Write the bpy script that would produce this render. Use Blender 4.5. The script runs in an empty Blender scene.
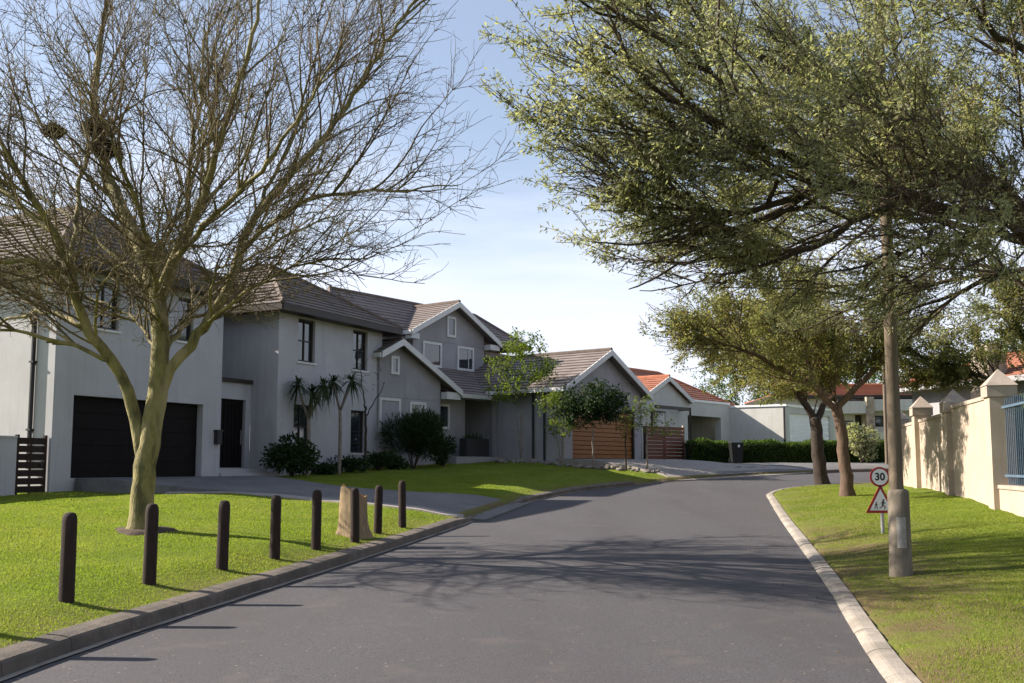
import bpy, math, random
import numpy as np
from mathutils import Vector, Matrix

R = math.radians
rng = np.random.default_rng(7)
random.seed(7)
S = bpy.context.scene
COL = S.collection

# ------------------------------------------------------------------ camera, sky, sun, exposure
cam_d = bpy.data.cameras.new('camera')
cam = bpy.data.objects.new('camera', cam_d); COL.objects.link(cam)
cam.location = (0, 0, 1.7)
cam.rotation_euler = (R(90 + 5.67), 0, 0)
cam_d.lens = 35.0; cam_d.sensor_width = 36.0
cam_d.shift_y = 0.0241
cam_d.clip_start = 0.1; cam_d.clip_end = 4000
S.camera = cam

SUN = Vector((-0.982, 0.19, 0)).normalized()      # horizontal direction towards the sun
ELEV = R(31)
sun_d = bpy.data.lights.new('sun', 'SUN')
sun_d.energy = 5.0; sun_d.angle = R(0.45); sun_d.color = (1.0, 0.91, 0.79)
sun = bpy.data.objects.new('sun', sun_d); COL.objects.link(sun)
sv = Vector((SUN.x * math.cos(ELEV), SUN.y * math.cos(ELEV), math.sin(ELEV)))
sun.rotation_euler = sv.to_track_quat('Z', 'Y').to_euler()

world = bpy.data.worlds.new('World'); S.world = world
world.use_nodes = True
wn = world.node_tree; wn.nodes.clear()
def N(nt, t, **k):
    n = nt.nodes.new(t)
    for a, v in k.items():
        if a.startswith('i_'):
            key = a[2:].replace('_', ' ')
            n.inputs[key].default_value = v
        else: setattr(n, a, v)
    return n
sky = N(wn, 'ShaderNodeTexSky', sky_type='NISHITA', sun_disc=False, sun_elevation=ELEV,
        sun_rotation=math.atan2(SUN.x, SUN.y), altitude=100, air_density=1.0, dust_density=1.2, ozone_density=1.6)
tc = N(wn, 'ShaderNodeTexCoord')
sep = N(wn, 'ShaderNodeSeparateXYZ'); wn.links.new(tc.outputs['Generated'], sep.inputs[0])
addz = N(wn, 'ShaderNodeMath', operation='ADD'); addz.inputs[1].default_value = 0.18
wn.links.new(sep.outputs['Z'], addz.inputs[0])
mx = N(wn, 'ShaderNodeMath', operation='MAXIMUM'); mx.inputs[1].default_value = 0.05
wn.links.new(addz.outputs[0], mx.inputs[0])
dx = N(wn, 'ShaderNodeMath', operation='DIVIDE'); dy = N(wn, 'ShaderNodeMath', operation='DIVIDE')
wn.links.new(sep.outputs['X'], dx.inputs[0]); wn.links.new(mx.outputs[0], dx.inputs[1])
wn.links.new(sep.outputs['Y'], dy.inputs[0]); wn.links.new(mx.outputs[0], dy.inputs[1])
cmb = N(wn, 'ShaderNodeCombineXYZ'); wn.links.new(dx.outputs[0], cmb.inputs[0]); wn.links.new(dy.outputs[0], cmb.inputs[1])
mapp = N(wn, 'ShaderNodeMapping'); mapp.inputs['Scale'].default_value = (0.55, 1.1, 1); mapp.inputs['Location'].default_value = (0.4, 1.3, 0)
wn.links.new(cmb.outputs[0], mapp.inputs[0])
cn = N(wn, 'ShaderNodeTexNoise'); cn.inputs['Scale'].default_value = 1.1; cn.inputs['Detail'].default_value = 7; cn.inputs['Roughness'].default_value = 0.55
wn.links.new(mapp.outputs[0], cn.inputs['Vector'])
low = N(wn, 'ShaderNodeMapRange', clamp=True); low.inputs[1].default_value = 0.02; low.inputs[2].default_value = 0.42
low.inputs[3].default_value = 0.60; low.inputs[4].default_value = -0.12
wn.links.new(sep.outputs['Z'], low.inputs[0])
ad = N(wn, 'ShaderNodeMath', operation='ADD'); wn.links.new(cn.outputs['Fac'], ad.inputs[0]); wn.links.new(low.outputs[0], ad.inputs[1])
mr = N(wn, 'ShaderNodeMapRange', clamp=True, interpolation_type='SMOOTHSTEP'); mr.inputs[1].default_value = 0.45; mr.inputs[2].default_value = 0.95
mr.inputs[3].default_value = 0.22; mr.inputs[4].default_value = 0.88
wn.links.new(ad.outputs[0], mr.inputs[0])
mixc = N(wn, 'ShaderNodeMixRGB'); mixc.inputs[2].default_value = (6.0, 6.3, 7.3, 1)
wn.links.new(mr.outputs[0], mixc.inputs[0]); wn.links.new(sky.outputs[0], mixc.inputs[1])
bg = N(wn, 'ShaderNodeBackground'); bg.inputs[1].default_value = 0.072
wn.links.new(mixc.outputs[0], bg.inputs[0])
wo = N(wn, 'ShaderNodeOutputWorld'); wn.links.new(bg.outputs[0], wo.inputs[0])

S.view_settings.view_transform = 'Standard'
S.view_settings.look = 'None'
S.view_settings.gamma = 1.0
S.view_settings.exposure = 1.32
S.cycles.max_bounces = 8
S.cycles.transparent_max_bounces = 8

# ------------------------------------------------------------------ materials
def rgb(c): return (c[0], c[1], c[2], 1.0)
def mat(name, c, c2=None, scale=3.0, detail=6.0, rough=0.85, bump=0.0, bscale=None, spec=0.3, metal=0.0,
        stretch=(1, 1, 1), c3=None, s3=0.3, lo=0.35, hi=0.65, streak=0.0):
    m = bpy.data.materials.new(name); m.use_nodes = True
    nt = m.node_tree; p = nt.nodes['Principled BSDF']
    p.inputs['Roughness'].default_value = rough
    p.inputs['Specular IOR Level'].default_value = spec
    p.inputs['Metallic'].default_value = metal
    if c2 is None: c2 = tuple(x * 0.82 for x in c)
    co = N(nt, 'ShaderNodeNewGeometry')
    mp = N(nt, 'ShaderNodeMapping'); mp.inputs['Scale'].default_value = stretch
    nt.links.new(co.outputs['Position'], mp.inputs[0])
    no = N(nt, 'ShaderNodeTexNoise'); no.inputs['Scale'].default_value = scale; no.inputs['Detail'].default_value = detail
    no.inputs['Roughness'].default_value = 0.62
    nt.links.new(mp.outputs[0], no.inputs['Vector'])
    r = N(nt, 'ShaderNodeMapRange', clamp=True); r.inputs[1].default_value = lo; r.inputs[2].default_value = hi
    nt.links.new(no.outputs['Fac'], r.inputs[0])
    mi = N(nt, 'ShaderNodeMixRGB'); mi.inputs[1].default_value = rgb(c); mi.inputs[2].default_value = rgb(c2)
    nt.links.new(r.outputs[0], mi.inputs[0])
    out = mi.outputs[0]
    if c3 is not None:
        n3 = N(nt, 'ShaderNodeTexNoise'); n3.inputs['Scale'].default_value = s3; n3.inputs['Detail'].default_value = 5
        nt.links.new(mp.outputs[0], n3.inputs['Vector'])
        r3 = N(nt, 'ShaderNodeMapRange', clamp=True); r3.inputs[1].default_value = 0.45; r3.inputs[2].default_value = 0.68
        nt.links.new(n3.outputs['Fac'], r3.inputs[0])
        m3 = N(nt, 'ShaderNodeMixRGB'); m3.inputs[2].default_value = rgb(c3)
        nt.links.new(r3.outputs[0], m3.inputs[0]); nt.links.new(out, m3.inputs[1]); out = m3.outputs[0]
    if streak:
        ms = N(nt, 'ShaderNodeMapping'); ms.inputs['Scale'].default_value = (2.2, 2.2, 0.16); nt.links.new(co.outputs['Position'], ms.inputs[0])
        ns = N(nt, 'ShaderNodeTexNoise'); ns.inputs['Scale'].default_value = 1.6; ns.inputs['Detail'].default_value = 6; ns.inputs['Roughness'].default_value = 0.7
        nt.links.new(ms.outputs[0], ns.inputs['Vector'])
        rs_ = N(nt, 'ShaderNodeMapRange', clamp=True); rs_.inputs[1].default_value = 0.5; rs_.inputs[2].default_value = 0.78; rs_.inputs[4].default_value = streak
        nt.links.new(ns.outputs['Fac'], rs_.inputs[0])
        mk = N(nt, 'ShaderNodeMixRGB'); mk.inputs[2].default_value = rgb([x * 0.55 for x in c]); nt.links.new(rs_.outputs[0], mk.inputs[0]); nt.links.new(out, mk.inputs[1]); out = mk.outputs[0]
    nt.links.new(out, p.inputs['Base Color'])
    if bump:
        nb = N(nt, 'ShaderNodeTexNoise'); nb.inputs['Scale'].default_value = bscale or scale * 6; nb.inputs['Detail'].default_value = 4
        nt.links.new(mp.outputs[0], nb.inputs['Vector'])
        b = N(nt, 'ShaderNodeBump'); b.inputs['Strength'].default_value = bump; b.inputs['Distance'].default_value = 0.02
        nt.links.new(nb.outputs['Fac'], b.inputs['Height']); nt.links.new(b.outputs[0], p.inputs['Normal'])
    return m

def leaf_mat(name, cols, trans=0.45, rough=0.55, tcol=1.5):
    m = bpy.data.materials.new(name); m.use_nodes = True
    nt = m.node_tree; nt.nodes.clear()
    ge = N(nt, 'ShaderNodeNewGeometry')
    cr = N(nt, 'ShaderNodeValToRGB'); el = cr.color_ramp.elements
    while len(el) < len(cols): el.new(0.5)
    for i, c in enumerate(cols):
        el[i].position = i / (len(cols) - 1); el[i].color = rgb(c)
    no = N(nt, 'ShaderNodeTexNoise'); no.inputs['Scale'].default_value = 0.9; no.inputs['Detail'].default_value = 3
    nt.links.new(ge.outputs['Position'], no.inputs['Vector'])
    a = N(nt, 'ShaderNodeMath', operation='MULTIPLY_ADD'); a.inputs[1].default_value = 0.55
    nt.links.new(ge.outputs['Random Per Island'], a.inputs[0])
    r = N(nt, 'ShaderNodeMapRange', clamp=True); r.inputs[1].default_value = 0.3; r.inputs[2].default_value = 0.7; r.inputs[4].default_value = 0.45
    nt.links.new(no.outputs['Fac'], r.inputs[0]); nt.links.new(r.outputs[0], a.inputs[2])
    nt.links.new(a.outputs[0], cr.inputs[0])
    p = N(nt, 'ShaderNodeBsdfPrincipled'); p.inputs['Roughness'].default_value = rough; p.inputs['Specular IOR Level'].default_value = 0.16
    nt.links.new(cr.outputs[0], p.inputs['Base Color'])
    t = N(nt, 'ShaderNodeBsdfTranslucent')
    g = N(nt, 'ShaderNodeMixRGB', blend_type='MULTIPLY'); g.inputs[0].default_value = 1; g.inputs[2].default_value = (tcol, tcol * 1.08, tcol * 0.55, 1)
    nt.links.new(cr.outputs[0], g.inputs[1]); nt.links.new(g.outputs[0], t.inputs[0])
    mx = N(nt, 'ShaderNodeMixShader'); mx.inputs[0].default_value = trans
    nt.links.new(p.outputs[0], mx.inputs[1]); nt.links.new(t.outputs[0], mx.inputs[2])
    o = N(nt, 'ShaderNodeOutputMaterial'); nt.links.new(mx.outputs[0], o.inputs[0])
    return m

def tile_mat(name, c, var, U, rough=0.75, w=0.33, h=0.17, weather=None):
    """roof tiles: every tile its own tint, moss and weathering in large patches"""
    m = bpy.data.materials.new(name); m.use_nodes = True
    nt = m.node_tree; p = nt.nodes['Principled BSDF']; p.inputs['Roughness'].default_value = rough; p.inputs['Specular IOR Level'].default_value = 0.35
    ge = N(nt, 'ShaderNodeNewGeometry')
    d = N(nt, 'ShaderNodeVectorMath', operation='DOT_PRODUCT'); d.inputs[1].default_value = ((U[0] - U[1]) / w, (U[1] + U[0]) / w, 0)
    nt.links.new(ge.outputs['Position'], d.inputs[0])
    f1 = N(nt, 'ShaderNodeMath', operation='FLOOR'); nt.links.new(d.outputs['Value'], f1.inputs[0])
    s = N(nt, 'ShaderNodeSeparateXYZ'); nt.links.new(ge.outputs['Position'], s.inputs[0])
    dv = N(nt, 'ShaderNodeMath', operation='DIVIDE'); dv.inputs[1].default_value = h; nt.links.new(s.outputs['Z'], dv.inputs[0])
    f2 = N(nt, 'ShaderNodeMath', operation='FLOOR'); nt.links.new(dv.outputs[0], f2.inputs[0])
    c3 = N(nt, 'ShaderNodeCombineXYZ'); nt.links.new(f1.outputs[0], c3.inputs[0]); nt.links.new(f2.outputs[0], c3.inputs[1])
    wn_ = N(nt, 'ShaderNodeTexWhiteNoise', noise_dimensions='2D'); nt.links.new(c3.outputs[0], wn_.inputs['Vector'])
    cr = N(nt, 'ShaderNodeValToRGB'); el = cr.color_ramp.elements
    el[0].color = rgb([x * (1 - var) for x in c]); el[1].color = rgb([x * (1 + var) for x in c])
    nt.links.new(wn_.outputs['Value'], cr.inputs[0])
    no = N(nt, 'ShaderNodeTexNoise'); no.inputs['Scale'].default_value = 1.3; no.inputs['Detail'].default_value = 8
    nt.links.new(ge.outputs['Position'], no.inputs['Vector'])
    r = N(nt, 'ShaderNodeMapRange', clamp=True); r.inputs[1].default_value = 0.4; r.inputs[2].default_value = 0.75; r.inputs[4].default_value = 0.6
    nt.links.new(no.outputs['Fac'], r.inputs[0])
    mi = N(nt, 'ShaderNodeMixRGB'); mi.inputs[2].default_value = rgb(weather or [x * 0.6 for x in c])
    nt.links.new(r.outputs[0], mi.inputs[0]); nt.links.new(cr.outputs[0], mi.inputs[1])
    nt.links.new(mi.outputs[0], p.inputs['Base Color'])
    return m

M = {}
M['stucco_a'] = mat('pale_stucco', (0.435, 0.428, 0.445), (0.39, 0.383, 0.398), 1.6, 8, 0.9, 0.12, 60, c3=(0.38, 0.365, 0.37), s3=0.5, streak=0.45)
M['stucco_b'] = mat('grey_stucco', (0.325, 0.316, 0.325), (0.287, 0.278, 0.285), 1.6, 8, 0.9, 0.12, 60, c3=(0.245, 0.232, 0.235), s3=0.5, streak=0.45)
M['stucco_d'] = mat('white_stucco', (0.52, 0.51, 0.48), (0.46, 0.45, 0.42), 1.2, 8, 0.9, 0.1, 60, streak=0.45)
M['stucco_cream'] = mat('cream_stucco', (0.43, 0.348, 0.275), (0.355, 0.288, 0.225), 1.3, 8, 0.92, 0.25, 45, c3=(0.365, 0.295, 0.23), s3=0.9, streak=0.45)
M['cap_stone'] = mat('cream_cap', (0.38, 0.31, 0.255), (0.29, 0.24, 0.20), 2.5, 8, 0.92, 0.25, 40)
M['white_trim'] = mat('white_trim', (0.60, 0.59, 0.575), (0.53, 0.52, 0.505), 2, 6, 0.6)
M['roof_a'] = tile_mat('brown_tiles', (0.125, 0.10, 0.088), 0.16, (0.439, 0.898), weather=(0.10, 0.085, 0.075))
M['roof_b'] = tile_mat('grey_brown_tiles', (0.185, 0.155, 0.143), 0.16, (0.6, 0.8), weather=(0.15, 0.12, 0.11))
M['roof_t'] = tile_mat('terracotta_tiles', (0.27, 0.11, 0.068), 0.25, (0.64, 0.77), weather=(0.30, 0.12, 0.07))
M['dark_door'] = mat('dark_bronze_door', (0.008, 0.007, 0.007), (0.011, 0.009, 0.009), 3, 4, 0.6, spec=0.08)
M['dark_frame'] = mat('dark_frame', (0.035, 0.026, 0.022), None, 3, 4, 0.5)
M['wood'] = mat('oiled_wood_slats', (0.30, 0.125, 0.032), (0.20, 0.075, 0.02), 2.0, 8, 0.55, stretch=(1.2, 1.2, 14))
M['wood_red'] = mat('red_brown_wood', (0.17, 0.055, 0.028), (0.10, 0.035, 0.02), 2.0, 8, 0.6, stretch=(1.2, 1.2, 14))
M['wood_dark'] = mat('weathered_dark_timber', (0.036, 0.020, 0.015), (0.018, 0.011, 0.009), 6, 8, 0.85, 0.4, 40, stretch=(6, 6, 0.8))
M['curtain'] = mat('dark_room', (0.03, 0.03, 0.035), None, 2)
M['metal_grey'] = mat('galvanised_metal', (0.36, 0.36, 0.35), (0.28, 0.28, 0.27), 8, 5, 0.5, metal=0.6)
M['metal_dark'] = mat('dark_metal', (0.03, 0.03, 0.032), None, 8, 5, 0.5)
M['metal_blue'] = mat('blue_grey_steel', (0.09, 0.135, 0.19), (0.07, 0.105, 0.15), 6, 5, 0.5)
M['stone'] = mat('rubble_stone', (0.34, 0.27, 0.20), (0.17, 0.13, 0.10), 3.5, 5, 0.9, 0.8, 6, c3=(0.42, 0.36, 0.28), s3=2.0)
M['rock'] = mat('garden_rock', (0.24, 0.21, 0.18), (0.14, 0.12, 0.10), 5, 8, 0.9, 0.6, 14)
M['paving'] = mat('driveway_paving', (0.135, 0.13, 0.13), (0.10, 0.097, 0.097), 5, 8, 0.9, 0.3, 30, c3=(0.16, 0.15, 0.143), s3=0.8)
M['paving_light'] = mat('brushed_concrete', (0.30, 0.27, 0.24), (0.23, 0.205, 0.185), 3, 8, 0.9, 0.3, 30)
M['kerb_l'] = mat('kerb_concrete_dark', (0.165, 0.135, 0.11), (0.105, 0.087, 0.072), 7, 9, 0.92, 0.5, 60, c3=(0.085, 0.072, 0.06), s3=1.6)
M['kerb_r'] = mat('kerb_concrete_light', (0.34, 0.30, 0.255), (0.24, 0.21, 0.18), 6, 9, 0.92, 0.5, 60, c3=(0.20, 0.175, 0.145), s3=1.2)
M['pole'] = mat('pole_concrete', (0.25, 0.212, 0.162), (0.155, 0.13, 0.10), 3, 9, 0.9, 0.4, 50, stretch=(3, 3, 0.8), c3=(0.13, 0.11, 0.085), s3=1.6)
M['pole_up'] = mat('pole_shaft', (0.165, 0.128, 0.09), (0.10, 0.078, 0.056), 3, 9, 0.85, 0.3, 40, stretch=(4, 4, 0.5))
M['soil'] = mat('bare_soil', (0.085, 0.058, 0.040), (0.05, 0.034, 0.024), 12, 9, 0.95, 0.8, 40)
M['stump'] = mat('weathered_stump', (0.34, 0.25, 0.15), (0.15, 0.105, 0.065), 4, 9, 0.9, 0.6, 30, stretch=(6, 6, 1.2), c3=(0.27, 0.185, 0.11), s3=2)
M['stump_cut'] = mat('fresh_split_wood', (0.55, 0.33, 0.13), (0.36, 0.19, 0.07), 8, 9, 0.9, 0.5, 30, stretch=(5, 5, 1))
M['bark_fever'] = mat('yellow_green_bark', (0.215, 0.185, 0.066), (0.085, 0.076, 0.032), 5, 10, 0.85, 1.0, 24, c3=(0.29, 0.24, 0.12), s3=2.2, stretch=(1.4, 1.4, 0.5), lo=0.42, hi=0.62)
M['twig_fever'] = mat('olive_brown_twigs', (0.135, 0.10, 0.048), (0.085, 0.062, 0.035), 2, 4, 0.85, c3=(0.16, 0.135, 0.055), s3=0.8)
M['bark_dark'] = mat('dark_acacia_bark', (0.055, 0.040, 0.030), (0.028, 0.021, 0.017), 7, 9, 0.92, 0.9, 25, stretch=(2, 2, 0.6))
M['twig_dark'] = mat('brown_twigs', (0.085, 0.062, 0.043), (0.05, 0.037, 0.027), 2, 4, 0.85)
M['bark_red'] = mat('brown_bark', (0.15, 0.095, 0.065), (0.075, 0.05, 0.037), 7, 9, 0.92, 0.9, 25, stretch=(2, 2, 0.5))
M['bark_pale'] = mat('pale_grey_bark', (0.25, 0.215, 0.175), (0.15, 0.125, 0.10), 8, 6, 0.9, 0.4, 30)
M['leaf_big'] = leaf_mat('feathery_grey_green_leaf', [(0.095, 0.105, 0.060), (0.165, 0.170, 0.105), (0.24, 0.238, 0.158), (0.325, 0.31, 0.22), (0.25, 0.195, 0.115)], 0.54, tcol=1.5)
M['leaf_mid'] = leaf_mat('olive_acacia_leaf', [(0.075, 0.082, 0.032), (0.13, 0.138, 0.052), (0.185, 0.185, 0.078), (0.20, 0.155, 0.075), (0.15, 0.175, 0.058)], 0.54, tcol=1.6)
M['leaf_bright'] = leaf_mat('bright_green_leaf', [(0.04, 0.065, 0.014), (0.075, 0.11, 0.018), (0.125, 0.155, 0.025), (0.10, 0.135, 0.025)], 0.45, tcol=1.6)
M['leaf_dark'] = leaf_mat('dark_glossy_leaf', [(0.014, 0.026, 0.010), (0.022, 0.042, 0.013), (0.035, 0.06, 0.018)], 0.25, 0.6, tcol=1.2)
M['leaf_hedge'] = leaf_mat('hedge_leaf', [(0.03, 0.055, 0.012), (0.055, 0.09, 0.018), (0.09, 0.125, 0.025)], 0.4, tcol=1.5)
M['leaf_yellow'] = leaf_mat('yellow_green_leaf', [(0.08, 0.12, 0.015), (0.16, 0.19, 0.02), (0.24, 0.23, 0.03)], 0.5, tcol=1.5)
M['leaf_cord'] = leaf_mat('strap_leaf', [(0.02, 0.036, 0.014), (0.035, 0.055, 0.02), (0.05, 0.07, 0.026)], 0.3, tcol=1.2)
M['leaf_dry'] = leaf_mat('dry_leaflet', [(0.09, 0.055, 0.025), (0.13, 0.09, 0.035), (0.10, 0.10, 0.035)], 0.3, tcol=1.2)
M['grass_blade'] = leaf_mat('grass_blade', [(0.115, 0.165, 0.024), (0.155, 0.20, 0.030), (0.20, 0.23, 0.042), (0.26, 0.25, 0.075)], 0.45, 0.6, tcol=1.55)
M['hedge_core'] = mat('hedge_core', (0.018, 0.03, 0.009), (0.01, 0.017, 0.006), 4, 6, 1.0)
M['bin'] = mat('black_plastic', (0.012, 0.013, 0.014), None, 5, 3, 0.45)
M['white'] = mat('white_paint', (0.78, 0.78, 0.77), (0.70, 0.70, 0.69), 3, 5, 0.5)
M['red'] = mat('sign_red', (0.36, 0.03, 0.03), (0.26, 0.025, 0.025), 6, 5, 0.5)
M['black'] = mat('sign_black', (0.015, 0.015, 0.018), None, 5, 3, 0.5)
M['sticker'] = mat('worn_sticker', (0.34, 0.32, 0.29), (0.22, 0.205, 0.18), 15, 6, 0.7)
M['path_light'] = mat('pale_render_band', (0.42, 0.36, 0.31), (0.35, 0.30, 0.26), 3, 6, 0.9)
M['ridge_a'] = mat('ridge_tile_brown', (0.15, 0.11, 0.09), (0.09, 0.07, 0.06), 4, 6, 0.8)
M['ridge_t'] = mat('ridge_tile_terracotta', (0.40, 0.14, 0.07), (0.28, 0.11, 0.06), 4, 6, 0.8)

def glass(name, c=(0.02, 0.025, 0.03), rough=0.04):
    m = bpy.data.materials.new(name); m.use_nodes = True
    p = m.node_tree.nodes['Principled BSDF']
    p.inputs['Base Color'].default_value = rgb(c); p.inputs['Roughness'].default_value = rough
    p.inputs['Specular IOR Level'].default_value = 0.9; p.inputs['IOR'].default_value = 1.6
    nt = m.node_tree; ge = N(nt, 'ShaderNodeNewGeometry')
    no = N(nt, 'ShaderNodeTexNoise'); no.inputs['Scale'].default_value = 0.7; nt.links.new(ge.outputs['Position'], no.inputs['Vector'])
    b = N(nt, 'ShaderNodeBump'); b.inputs['Strength'].default_value = 0.06; b.inputs['Distance'].default_value = 0.2
    nt.links.new(no.outputs['Fac'], b.inputs['Height']); nt.links.new(b.outputs[0], p.inputs['Normal'])
    return m
M['glass'] = glass('window_glass')

# asphalt: speckled aggregate, worn wheel tracks, dusty edges
def asphalt():
    m = bpy.data.materials.new('asphalt'); m.use_nodes = True
    nt = m.node_tree; p = nt.nodes['Principled BSDF']; p.inputs['Roughness'].default_value = 0.88; p.inputs['Specular IOR Level'].default_value = 0.25
    ge = N(nt, 'ShaderNodeNewGeometry')
    def noise(sc, de, ro=0.6, st=(1, 1, 1)):
        mp = N(nt, 'ShaderNodeMapping'); mp.inputs['Scale'].default_value = st; nt.links.new(ge.outputs['Position'], mp.inputs[0])
        n = N(nt, 'ShaderNodeTexNoise'); n.inputs['Scale'].default_value = sc; n.inputs['Detail'].default_value = de; n.inputs['Roughness'].default_value = ro
        nt.links.new(mp.outputs[0], n.inputs['Vector']); return n.outputs['Fac']
    def rngmap(v, a, b, c=0.0, d=1.0):
        r = N(nt, 'ShaderNodeMapRange', clamp=True); r.inputs[1].default_value = a; r.inputs[2].default_value = b
        r.inputs[3].default_value = c; r.inputs[4].default_value = d; nt.links.new(v, r.inputs[0]); return r.outputs[0]
    def mix(f, a, b):
        x = N(nt, 'ShaderNodeMixRGB'); nt.links.new(f, x.inputs[0])
        for i, v in ((1, a), (2, b)):
            if isinstance(v, tuple): x.inputs[i].default_value = rgb(v)
            else: nt.links.new(v, x.inputs[i])
        return x.outputs[0]
    fine = rngmap(noise(75, 3, 0.75), 0.36, 0.64)
    c = mix(fine, (0.034, 0.033, 0.036), (0.114, 0.107, 0.113))
    c = mix(rngmap(noise(24, 4, 0.8), 0.45, 0.72, 0, 0.55), c, (0.050, 0.046, 0.048))
    pat = rngmap(noise(0.45, 6, 0.6, (1.6, 0.35, 1)), 0.42, 0.7, 0, 0.75)
    c = mix(pat, c, (0.058, 0.053, 0.056))
    dust = rngmap(noise(1.7, 8, 0.65), 0.56, 0.75, 0, 0.55)
    c = mix(dust, c, (0.118, 0.102, 0.094))
    vo = N(nt, 'ShaderNodeTexVoronoi'); vo.inputs['Scale'].default_value = 9.0; nt.links.new(ge.outputs['Position'], vo.inputs['Vector'])
    sp = rngmap(vo.outputs['Distance'], 0.06, 0.13, 1, 0)
    wn2 = N(nt, 'ShaderNodeSeparateColor'); nt.links.new(vo.outputs['Color'], wn2.inputs[0])
    k = rngmap(wn2.outputs[0], 0.66, 0.70)
    mu = N(nt, 'ShaderNodeMath', operation='MULTIPLY'); nt.links.new(sp, mu.inputs[0]); nt.links.new(k, mu.inputs[1])
    c = mix(mu.outputs[0], c, (0.22, 0.185, 0.145))
    nt.links.new(c, p.inputs['Base Color'])
    b = N(nt, 'ShaderNodeBump'); b.inputs['Strength'].default_value = 0.5; b.inputs['Distance'].default_value = 0.01
    nt.links.new(noise(110, 2), b.inputs['Height']); nt.links.new(b.outputs[0], p.inputs['Normal'])
    return m
M['asphalt'] = asphalt()

def ground_mat():
    m = bpy.data.materials.new('mown_lawn'); m.use_nodes = True
    nt = m.node_tree; p = nt.nodes['Principled BSDF']; p.inputs['Roughness'].default_value = 0.95; p.inputs['Specular IOR Level'].default_value = 0.1
    ge = N(nt, 'ShaderNodeNewGeometry')
    def noise(sc, de, ro=0.6):
        n = N(nt, 'ShaderNodeTexNoise'); n.inputs['Scale'].default_value = sc; n.inputs['Detail'].default_value = de; n.inputs['Roughness'].default_value = ro
        nt.links.new(ge.outputs['Position'], n.inputs['Vector']); return n.outputs['Fac']
    def rm(v, a, b, d=1.0):
        r = N(nt, 'ShaderNodeMapRange', clamp=True); r.inputs[1].default_value = a; r.inputs[2].default_value = b; r.inputs[4].default_value = d
        nt.links.new(v, r.inputs[0]); return r.outputs[0]
    def mix(f, a, b):
        x = N(nt, 'ShaderNodeMixRGB'); nt.links.new(f, x.inputs[0])
        for i, v in ((1, a), (2, b)):
            if isinstance(v, tuple): x.inputs[i].default_value = rgb(v)
            else: nt.links.new(v, x.inputs[i])
        return x.outputs[0]
    c = mix(rm(noise(9, 8, 0.7), 0.35, 0.65), (0.15, 0.19, 0.024), (0.10, 0.145, 0.018))
    c = mix(rm(noise(0.9, 5), 0.42, 0.7, 0.7), c, (0.17, 0.195, 0.030))
    at = N(nt, 'ShaderNodeAttribute', attribute_name='worn')
    mu = N(nt, 'ShaderNodeMath', operation='MULTIPLY'); nt.links.new(at.outputs['Fac'], mu.inputs[0]); nt.links.new(rm(noise(1.3, 8, 0.7), 0.33, 0.55), mu.inputs[1])
    c = mix(mu.outputs[0], c, (0.15, 0.105, 0.06))
    nt.links.new(c, p.inputs['Base Color'])
    b = N(nt, 'ShaderNodeBump'); b.inputs['Strength'].default_value = 0.9; b.inputs['Distance'].default_value = 0.04
    nt.links.new(noise(45, 4, 0.7), b.inputs['Height']); nt.links.new(b.outputs[0], p.inputs['Normal'])
    return m
M['lawn'] = ground_mat()

# ------------------------------------------------------------------ mesh helpers
def wloc(o):
    v = Vector((0, 0, 0))
    while o is not None: v = v + o.location; o = o.parent
    return v
def tag(o, label=None, cat=None, group=None, kind=None):
    if label: o['label'] = label
    if cat: o['category'] = cat
    if group: o['group'] = group
    if kind: o['kind'] = kind
    return o
def empty(name, loc, label=None, cat=None, group=None):
    o = bpy.data.objects.new(name, None); COL.objects.link(o); o.location = loc; o.empty_display_size = 0.2
    return tag(o, label, cat, group)
def link_mesh(name, me, m, parent=None, loc=None, smooth=False):
    """mesh data in world coordinates -> object (its origin at loc, or at its parent's)"""
    o = bpy.data.objects.new(name, me); COL.objects.link(o)
    off = wloc(parent) if parent is not None else Vector(loc or (0, 0, 0))
    if off.length > 0: me.transform(Matrix.Translation(-off))
    if parent is not None: o.parent = parent
    else: o.location = off
    me.materials.append(M[m] if isinstance(m, str) else m)
    if smooth and len(me.polygons):
        me.polygons.foreach_set('use_smooth', [True] * len(me.polygons))
    me.update()
    return o
def np_mesh(name, parts):
    """parts: list of (verts Nx3, faces MxK)"""
    me = bpy.data.meshes.new(name)
    V = np.concatenate([p[0] for p in parts]).astype(np.float32)
    idx = []; starts = []; off = 0; ls = 0
    for v, f in parts:
        f = np.asarray(f, np.int32)
        idx.append((f + off).ravel()); starts.append(ls + np.arange(len(f)) * f.shape[1])
        ls += f.size; off += len(v)
    idx = np.concatenate(idx); starts = np.concatenate(starts)
    me.vertices.add(len(V)); me.vertices.foreach_set('co', V.ravel())
    me.loops.add(len(idx)); me.loops.foreach_set('vertex_index', idx.astype(np.int32))
    me.polygons.add(len(starts)); me.polygons.foreach_set('loop_start', starts.astype(np.int32))
    me.update(calc_edges=True)
    return me

class Fr:
    """a building's plan frame: s along the front, d into the building"""
    def __init__(s, O, U):
        s.O = np.array(O, float); l = math.hypot(*U); s.U = np.array(U) / l; s.V = np.array((-s.U[1], s.U[0]))
    def P(s, a, d, z):
        p = s.O + a * s.U + d * s.V
        return (p[0], p[1], z)

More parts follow.
